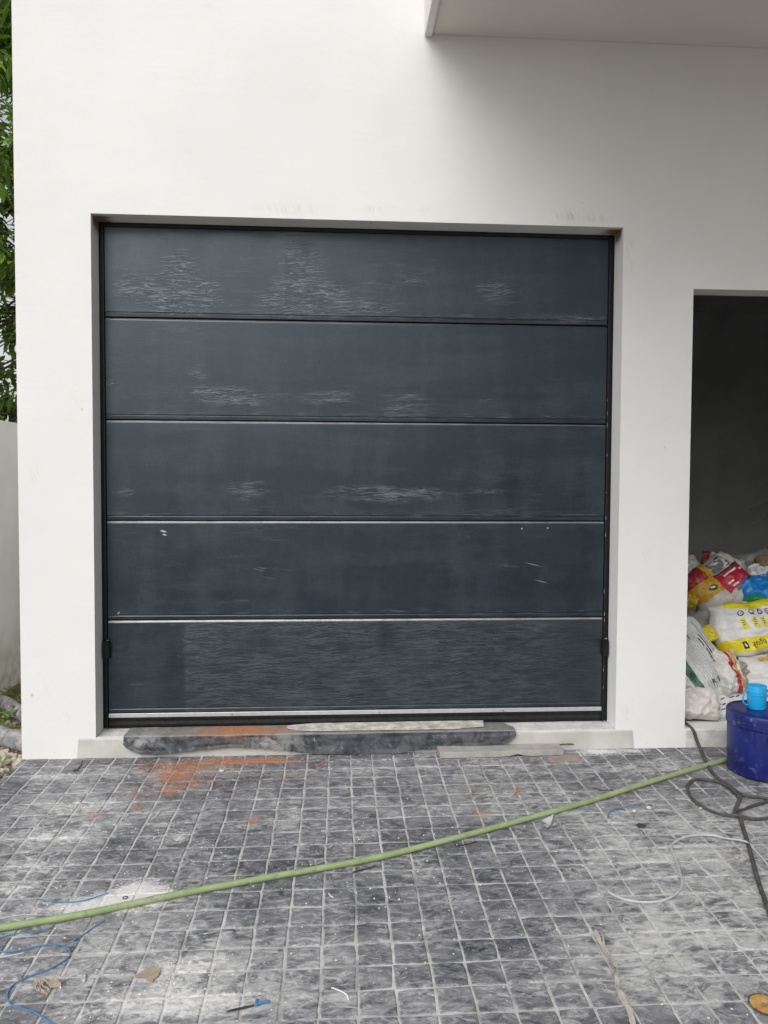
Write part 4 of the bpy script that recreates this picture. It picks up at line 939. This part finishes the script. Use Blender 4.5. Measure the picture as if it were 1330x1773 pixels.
def build_heap():
    B = Bag
    # back row
    B('grey_sack', 'plain grey sack at the back of the heap behind the blue bag', 'sack', 1296, 1004, 1.25, .62, .36, .3, 12, 35, 0, Bm['grey'], 1, .8)
    B('white_bag', 'pale crumpled bag peeping out behind the red and yellow bag', 'bag', 1256, 990, 1.05, .24, .22, .16, -20, 30, 0, Bm['white'], 2, 1)
    B('red_wrapper', 'dark red wrapper standing at the very top left of the heap', 'wrapper', 1228, 972, 1.12, .105, .13, .05, -6, 10, 0, Bm['dred'], 3, .8, 16)
    B('white_bag', 'greyish white bag wedged between the pier and the red and yellow bag', 'bag', 1184, 1004, .95, .26, .30, .2, 10, 25, 0, Bm['white'], 4, 1)
    B('brown_paper', 'crumpled brown paper at the top right of the heap', 'paper', 1334, 978, 1.1, .18, .14, .09, 8, 15, 0, Bm['tan'], 5, 1.4, 20)
    B('grey_sack', 'grey sack with a yellow corner low at the back left of the heap', 'sack', 1188, 1064, .92, .34, .40, .3, 18, 45, 0, Bm['gy'], 6, .8)
    B('white_bag', 'white bag bunched up above the blue bag', 'bag', 1334, 1000, .90, .26, .15, .14, 10, 40, 0, Bm['white'], 7, 1.3)
    r = B('feed_bag', 'white bag with red and yellow print at the upper left of the heap', 'bag', 1243, 1016, .72, .37, .33, .24, 33, 24, 0, Bm['red'], 8, .9)
    for cu, cv, w, h in ((.60, .36, .05, .012), (.62, .60, .06, .01), (.74, .60, .05, .012), (.55, .44, .035, .010), (.9, .56, .04, .012)): r.patch(cu, cv, w, h, 0, WHT, .0014, 'print', 6, 2)
    r.patch(.25, .55, .06, .035, -20, DGRN, .0014, 'emblem', oval=True); r.patch(.25, .555, .03, .014, -20, WHT, .0022, 'emblem', oval=True); r.patch(.60, .27, .035, .03, 0, GREYP, .0014, 'print', 5, 4); r.patch(.86, .33, .035, .03, 0, DGRN, .0014, 'emblem', oval=True)
    b = B('plastic_bag', 'shiny blue plastic bag with a green corner on top of the heap', 'bag', 1342, 1026, .64, .50, .27, .22, 14, 32, 0, Bm['blue'], 9, 1.2)
    B('white_bag', 'white bag squeezed flat between the grey sack and the yellow printed bag', 'bag', 1224, 1092, .62, .24, .24, .16, 35, 40, 0, Bm['gy'], 10, .9)
    y = B('cement_bag', 'white bag with yellow bands, black lettering and round icons', 'bag', 1322, 1088, .40, .62, .31, .22, 5, 26, 0, Bm['yel'], 11, .9)
    y.text('ลูกดิ่ง', .315, .185, .085, 4, BLACK); y.patch(.185, .185, .028, .036, 4, BLACK, .0016, 'emblem'); y.patch(.185, .185, .010, .022, 20, WHT, .0024, 'emblem', oval=True)
    y.patch(.455, .215, .062, .028, 6, BLACK, .0016, 'printed_panel'); y.text('สกิม', .455, .215, .046, 6, WHT, None, .0026)
    for k, cu in enumerate((.235, .325, .415, .50, .58)):
        y.patch(cu, .74, .034, .034, 0, BLACK, .0015, 'icon', oval=True); y.patch(cu, .745, .022, .022, 0, WHT, .0023, 'icon', oval=True); y.patch(cu + .003, .74, .008, .012, 25, GREYP, .003, 'icon', oval=True)
        if k < 3: y.patch(cu + .01, .54, .026, .062, 8, YEL, .0015, 'printed_panel'); [y.patch(cu + .006 + .002 * q, .60 - .04 * q, .014, .0035, 8, BLACK, .0023, 'print', 4, 1) for q in range(3)]
    t = B('cement_bag', 'white bag covered in small grey print with a dark green stripe leaning on the pier', 'bag', 1199, 1145, .27, .46, .31, .15, -60, 22, 0, Bm['text'], 12, .7)
    t.text('CRETE', .62, .235, .07, 0, DGRN); t.text('R', .80, .62, .022, 90, BLACK); t.text('R', .80, .50, .022, 90, BLACK)
    for cu, cv, w in ((.40, .80, .12), (.36, .74, .05), (.55, .76, .10), (.24, .60, .03)): t.patch(cu, cv, w, .006, 0, BLACK, .0015, 'print', 8, 1)
    B('crumpled_bag', 'crumpled white bag with a red and orange stripe in the middle of the heap', 'bag', 1261, 1163, .20, .13, .23, .10, 6, 20, 0, Bm['crum'], 13, 1.3)
    wv = B('white_bag', 'plump white bag with golden figure print above the blue bucket', 'bag', 1350, 1170, .23, .44, .23, .18, 4, 24, 0, Bm['line'], 14, .9)
    for cu, cv, a, b_, rt in ((.27, .86, .075, .03, -10), (.36, .80, .05, .03, 20), (.45, .9, .06, .035, 0)): wv.patch(cu, cv, a, b_, rt, GOLD, .0016, 'print', oval=True)
    for cu, w in ((.22, .07), (.42, .045), (.6, .05)): [wv.patch(cu + dx, .15, w * .2, .010, 0, BLU, .0016, 'print', 2, 2) for dx in (-.06, -.025, .01, .045)]
    B('crumpled_bag', 'small crumpled cream bag lying at the bottom left of the heap by the pier', 'bag', 1198, 1216, .14, .28, .17, .12, -4, 30, 0, Bm['cream'], 15, 1.0, 44, FL)
    lo = B('cement_bag', 'flat white bag with small blue print at the bottom of the heap behind the bucket', 'bag', 1290, 1217, .19, .46, .20, .12, 2, 42, 0, Bm['line'], 16, 1.0, 44, FL)
    for j, (cv, cs) in enumerate(((.72, (.22, .34, .5)), (.55, (.12, .2, .30, .36)), (.40, (.12, .18, .3, .38)), (.26, (.1, .16, .22, .28, .34)))):
        for cu in cs: lo.patch(cu, cv, .022, .007, 12, BLU, .0016, 'print', 4, 1)
build_heap()
for a_ in (('loose_plastic', 'loose crumpled clear white plastic between the red bag and the yellow printed bag', 'plastic', 1290, 1050, .58, .22, .10, .05, 12, 40, 0, Bm['white'], 21, 1.6, 30),
           ('loose_plastic', 'crumpled white plastic flap over the top of the blue bag', 'plastic', 1312, 996, .74, .14, .10, .05, -18, 30, 0, Bm['white'], 22, 1.8, 30),
           ('crumpled_bag', 'brownish grey crumpled bag squeezed under the yellow printed bag', 'bag', 1316, 1147, .27, .26, .07, .08, 14, 30, 0, Bm['taupe'], 23, 1.5, 36),
           ('torn_paper', 'torn yellow paper corner low at the left of the heap', 'paper', 1196, 1042, .66, .06, .09, .02, -12, 15, 0, Bm['mustard'], 24, 1.2, 16),
           ('torn_paper', 'torn yellow bag corner beside the printed white bag', 'paper', 1226, 1098, .34, .09, .09, .03, 22, 25, 0, Bm['lemon'], 25, 1.2, 18),
           ('crumpled_bag', 'small crumpled tan bag just right of the red striped bag', 'bag', 1277, 1172, .22, .08, .16, .06, -8, 15, 0, Bm['taupe'], 26, 1.6, 24)):
    Bag(*a_)
P_ = [Vector((x, y, FL)) for x, y in ((1.66, .10), (1.75, .085), (2.05, .095), (2.3, .12), (2.35, .5), (1.62, .5))]
tag(slab_poly('cardboard_sheet', P_, .004, M['card_pink'] if 'card_pink' in M else simple('pinkish_card', (.34, .28, .25), .85, .2, 0, .12, 20), None, .003), 'flat pinkish cardboard sheet under the front of the bag heap', 'cardboard')
for pts, lab in (([(1272, 884), (1285, 882), (1300, 877), (1312, 872), (1330, 866), (1352, 858)], 'upper thin bare wire sticking out in the dark store room'), ([(1297, 906), (1306, 906), (1316, 900), (1324, 893), (1332, 880), (1350, 868)], 'lower thin curled wire in the dark store room')):
    pp = [at(u, v, 3.15 + .02 * i) for i, (u, v) in enumerate(pts)]; pp.append(Vector((pp[-1].x + .1, 3.398, pp[-1].z + .03)))
    tag(tube('wire', pp, .0035, M['cable_grey'], None, 6, 5), lab, 'wire')

# ------------------------------------------------------------------ left-hand strip: rubble, pipes, weeds, trees
M['pipe'] = simple('dusty_grey_pipe', (.25, .24, .245), .7, .3, 0, .4, 25, .2)
GZ = -.055
tag(tube('drain_pipe', [Vector((-2.10, .50, GZ + .055)), Vector((-1.9, .37, GZ + .055)), Vector((-1.68, .23, GZ + .052))], .048, M['pipe'], None, 16, 6), 'nearer thick dusty grey pipe lying on the rubble beside the house', 'pipe')
tag(tube('drain_pipe', [Vector((-2.105, .93, GZ + .07)), Vector((-1.95, .78, GZ + .05)), Vector((-1.72, .55, GZ + .045))], lambda t: .042, M['pipe'], None, 16, 6), 'farther grey pipe with a rounded end near the foot of the boundary wall', 'pipe')
M['rubble'] = simple('rubble_stone', (.46, .41, .33), .9, .2, 0, .3, 30)
def grain_field():
    rng = random.Random(8); V, F = [], []
    for _ in range(1500):
        x, y = rng.uniform(-2.15, -1.63), rng.uniform(-1.2, 2.0); r = rng.uniform(.005, .022) if rng.random() < .9 else rng.uniform(.022, .04); b = len(V); z = GZ + SLOPE * min(y, 0)
        bm = None
        for k in range(6): a = k * 1.047 + rng.uniform(-.2, .2); V.append((x + r * math.cos(a) * rng.uniform(.7, 1.2), y + r * math.sin(a) * rng.uniform(.7, 1.1), z - .002))
        for k in range(3): a = k * 2.09 + rng.uniform(-.4, .4); V.append((x + r * .55 * math.cos(a), y + r * .55 * math.sin(a), z + r * rng.uniform(.4, .9)))
        for k in range(3):
            o = 2 * k; F += [(b + o, b + (o + 1) % 6, b + 6 + k), (b + (o + 1) % 6, b + (o + 2) % 6, b + 6 + (k + 1) % 3), (b + (o + 1) % 6, b + 6 + (k + 1) % 3, b + 6 + k)]
        F.append((b + 6, b + 7, b + 8))
    tag(obj('rubble', V, F, M['rubble']), kind='stuff')
grain_field()
def stone(x, y, r, mat, label, name='stone', flat=.6):
    bm = bmesh.new(); bmesh.ops.create_icosphere(bm, subdivisions=2, radius=r)
    for q in bm.verts: n = 1 + .35 * noise.noise(q.co * (2.2 / r) * .5 + Vector((x * 9, y * 9, 0))); q.co = Vector((x + q.co.x * n, y + q.co.y * n, GZ + SLOPE * min(y, 0) + r * flat * .7 + q.co.z * n * flat))
    tag(bm_obj(name, bm, mat), label, 'stone')
stone(-1.86, .09, .042, M['rubble'], 'flat tan stone in front of the nearer pipe at the left edge')
stone(-1.735, .085, .024, M['rubble'], 'small pale round stone beside the corner of the paving')
M['glass'] = simple('green_glass', (.10, .26, .2), .25, .5, 0, .15, 30)
pg = Vector((-1.73, -.10, GZ + .012)); tag(slab_poly('glass_shard', [pg + Vector(q) for q in ((-.06, -.01, 0), (-.02, -.03, 0), (.04, -.02, .004), (.05, .01, .008), (0, .03, .004), (-.05, .02, 0))], .008, M['glass'], None, .002), 'pale green broken piece on the soil at the left edge of the paving', 'shard')
M['weed'] = simple('weed_leaf', (.12, .22, .04), .55, .3, 0, .45, 40)
def leaf_geo(V, F, base, direction, L, W, droop, up=Vector((0, 0, 1))):
    d = direction.normalized(); s = d.cross(up); s = s.normalized() if s.length > 1e-4 else Vector((1, 0, 0)); n = s.cross(d); b = len(V)
    for t, w in ((0, .08), (.3, .9), (.65, .8), (1, 0.0)):
        p = base + d * (L * t) - up * (droop * L * t * t)
        if w == 0: V.append(p)
        else: V += [p - s * (W * w / 2) + n * W * .12, p - n * W * .04, p + s * (W * w / 2) + n * W * .12]
    for k in range(2):
        o = b + k * 3; F += [(o, o + 3, o + 4, o + 1), (o + 1, o + 4, o + 5, o + 2)]
    F += [(b + 6, b + 9, b + 7), (b + 7, b + 9, b + 8)]
def weed(x, y, r, n, seed, label):
    rng = random.Random(seed); z = GZ + SLOPE * min(y, 0); root = tag(empty('weed', (x, y, z)), label, 'weed'); V, F, SV, SF = [], [], [], []
    for k in range(n):
        a = rng.uniform(0, 6.28); h = rng.uniform(.02, .09) * r / .1; q = rng.random() ** .6 * r; p = Vector((x + q * math.cos(a), y + q * math.sin(a), z + h))
        leaf_geo(V, F, p, Vector((math.cos(a), math.sin(a), rng.uniform(.0, .9))), rng.uniform(.03, .055), rng.uniform(.014, .026), rng.uniform(.1, .5))
        if k % 3 == 0:
            v_, f_ = tube_geo([Vector((x + q * .3 * math.cos(a), y + q * .3 * math.sin(a), z - .005)), p], .0016, 4); b = len(SV); SV += v_; SF += [tuple(i + b for i in f) for f in f_]
    obj('leaves', V, F, M['weed'], root); obj('stem', SV, SF, M['weed'], root)
weed(-2.06, 1.10, .12, 70, 1, 'leafy green weed at the foot of the boundary wall')
weed(-2.02, .66, .10, 60, 2, 'low green weed between the two grey pipes')
weed(-1.72, .42, .06, 24, 3, 'small weed tuft against the house behind the nearer pipe')
weed(-1.73, .0, .035, 10, 4, 'tiny green sprout by the corner of the paving')
M['bark'] = simple('tree_bark', (.09, .075, .06), .9, .1, 0, .3, 20, .4, .01)
def foliage_mat(name, a, b):
    m = Mat(name, a, .5, .35); r = m.island(); n = m.noise(m.objc(), 1.4, 3, .5); c = m.mix((r * .6 + n.ss(.35, .65) * .5).min(1), a, b); m.set('Base Color', c)
    m.set('Transmission Weight', 0.0)
    t = m.nt.nodes.new('ShaderNodeBsdfTranslucent'); m.nt.links.new(c.s, t.inputs[0]); mx = m.nt.nodes.new('ShaderNodeMixShader'); mx.inputs[0].default_value = .3
    out = m.nt.nodes['Material Output']; m.nt.links.new(m.bsdf.outputs[0], mx.inputs[1]); m.nt.links.new(t.outputs[0], mx.inputs[2]); m.nt.links.new(mx.outputs[0], out.inputs[0]); return m.mat
F1 = foliage_mat('bright_leaf', (.085, .17, .03), (.22, .34, .05)); F2 = foliage_mat('dark_leaf', (.03, .07, .02), (.07, .13, .03))
def tree(x, y, H, seed, mat, label, clumps, leafL):
    rng = random.Random(seed); root = tag(empty('tree', (x, y, GZ)), label, 'tree')
    tr = [Vector((x, y, GZ - .05)), Vector((x + .06, y, H * .3)), Vector((x - .04, y + .1, H * .6)), Vector((x + .05, y, H * .92))]
    V, F = tube_geo(catmull(tr, 6), lambda t: .09 * (1 - .8 * t) + .008, 9); BV, BF = [], []
    obj('trunk', V, F, M['bark'], root, True); LV, LF = [], []
    for cx, cy, cz, cr, n in clumps:
        c = Vector((cx, cy, cz)); st = Vector((x, y, max(.4, cz - rng.uniform(.5, 1.1)))); mid = st.lerp(c, .5) + Vector((rng.uniform(-.1, .1), rng.uniform(-.1, .1), .08))
        v_, f_ = tube_geo(catmull([st, mid, c], 5), lambda t: .011 * (1 - .8 * t), 6); b = len(BV); BV += v_; BF += [tuple(i + b for i in f) for f in f_]
        for s in range(max(3, n // 14)):
            d = Vector((rng.gauss(0, 1), rng.gauss(0, 1), rng.gauss(0, .8))).normalized(); e = c + d * cr * rng.uniform(.5, 1.05); e.z -= .1 * cr
            v_, f_ = tube_geo([c + d * cr * .05, c.lerp(e, .55) + Vector((0, 0, .04)), e], .004, 4); b = len(BV); BV += v_; BF += [tuple(i + b for i in f) for f in f_]
            for q in range(14):
                t = rng.uniform(.3, 1.05); p = c.lerp(e, t) + Vector((rng.uniform(-.05, .05), rng.uniform(-.05, .05), rng.uniform(-.05, .05))); dd = (d + Vector((rng.uniform(-1, 1), rng.uniform(-1, 1), rng.uniform(-.9, .4)))); L = leafL * rng.uniform(.6, 1.25)
                leaf_geo(LV, LF, p, dd, L, L * rng.uniform(.36, .5), rng.uniform(.1, .5))
    obj('branches', BV, BF, M['bark'], root, True); tag(obj('crown', LV, LF, mat, root), kind='stuff')
rng = random.Random(77)
def ring_clumps(x, y, z0, z1, rad, n, k):
    out = []
    for i in range(n):
        z = z0 + (z1 - z0) * (i + rng.random()) / n; a = rng.uniform(0, 6.28); q = rad * (.35 + .6 * rng.random()); out.append((x + q * math.cos(a), y + q * math.sin(a), z, rng.uniform(.32, .6), k))
    return out
tree(-3.95, 3.4, 6.5, 4, F1, 'bright leaved tree rising above the boundary wall at the left edge', ring_clumps(-3.15, 3.2, 1.3, 6.6, .9, 64, 210), .115)
tree(-4.6, 5.6, 8.6, 5, F2, 'darker tree farther behind the boundary wall', ring_clumps(-4.1, 5.6, 1.0, 8.4, 1.2, 54, 210), .15)
tree(-3.9, 8.5, 9.0, 6, F2, 'dense dark tree at the very back behind the boundary wall', ring_clumps(-5.2, 8.3, 1.0, 9.5, 1.5, 34, 190), .18)
# unseen trees added so the door's right half has something dark to mirror
for k, (x, y, h) in enumerate(((3.0, -9.2, 6.5), (5.4, -9.4, 7.5), (8.0, -8.2, 7.0))):
    tree(x, y, h, 40 + k, F2, ['dark leafy tree across the road from the door', 'tall tree to the right across the drive', 'broad tree at the right of the drive'][k], ring_clumps(x, y, .6, h, 1.5, 30, 120), .24)
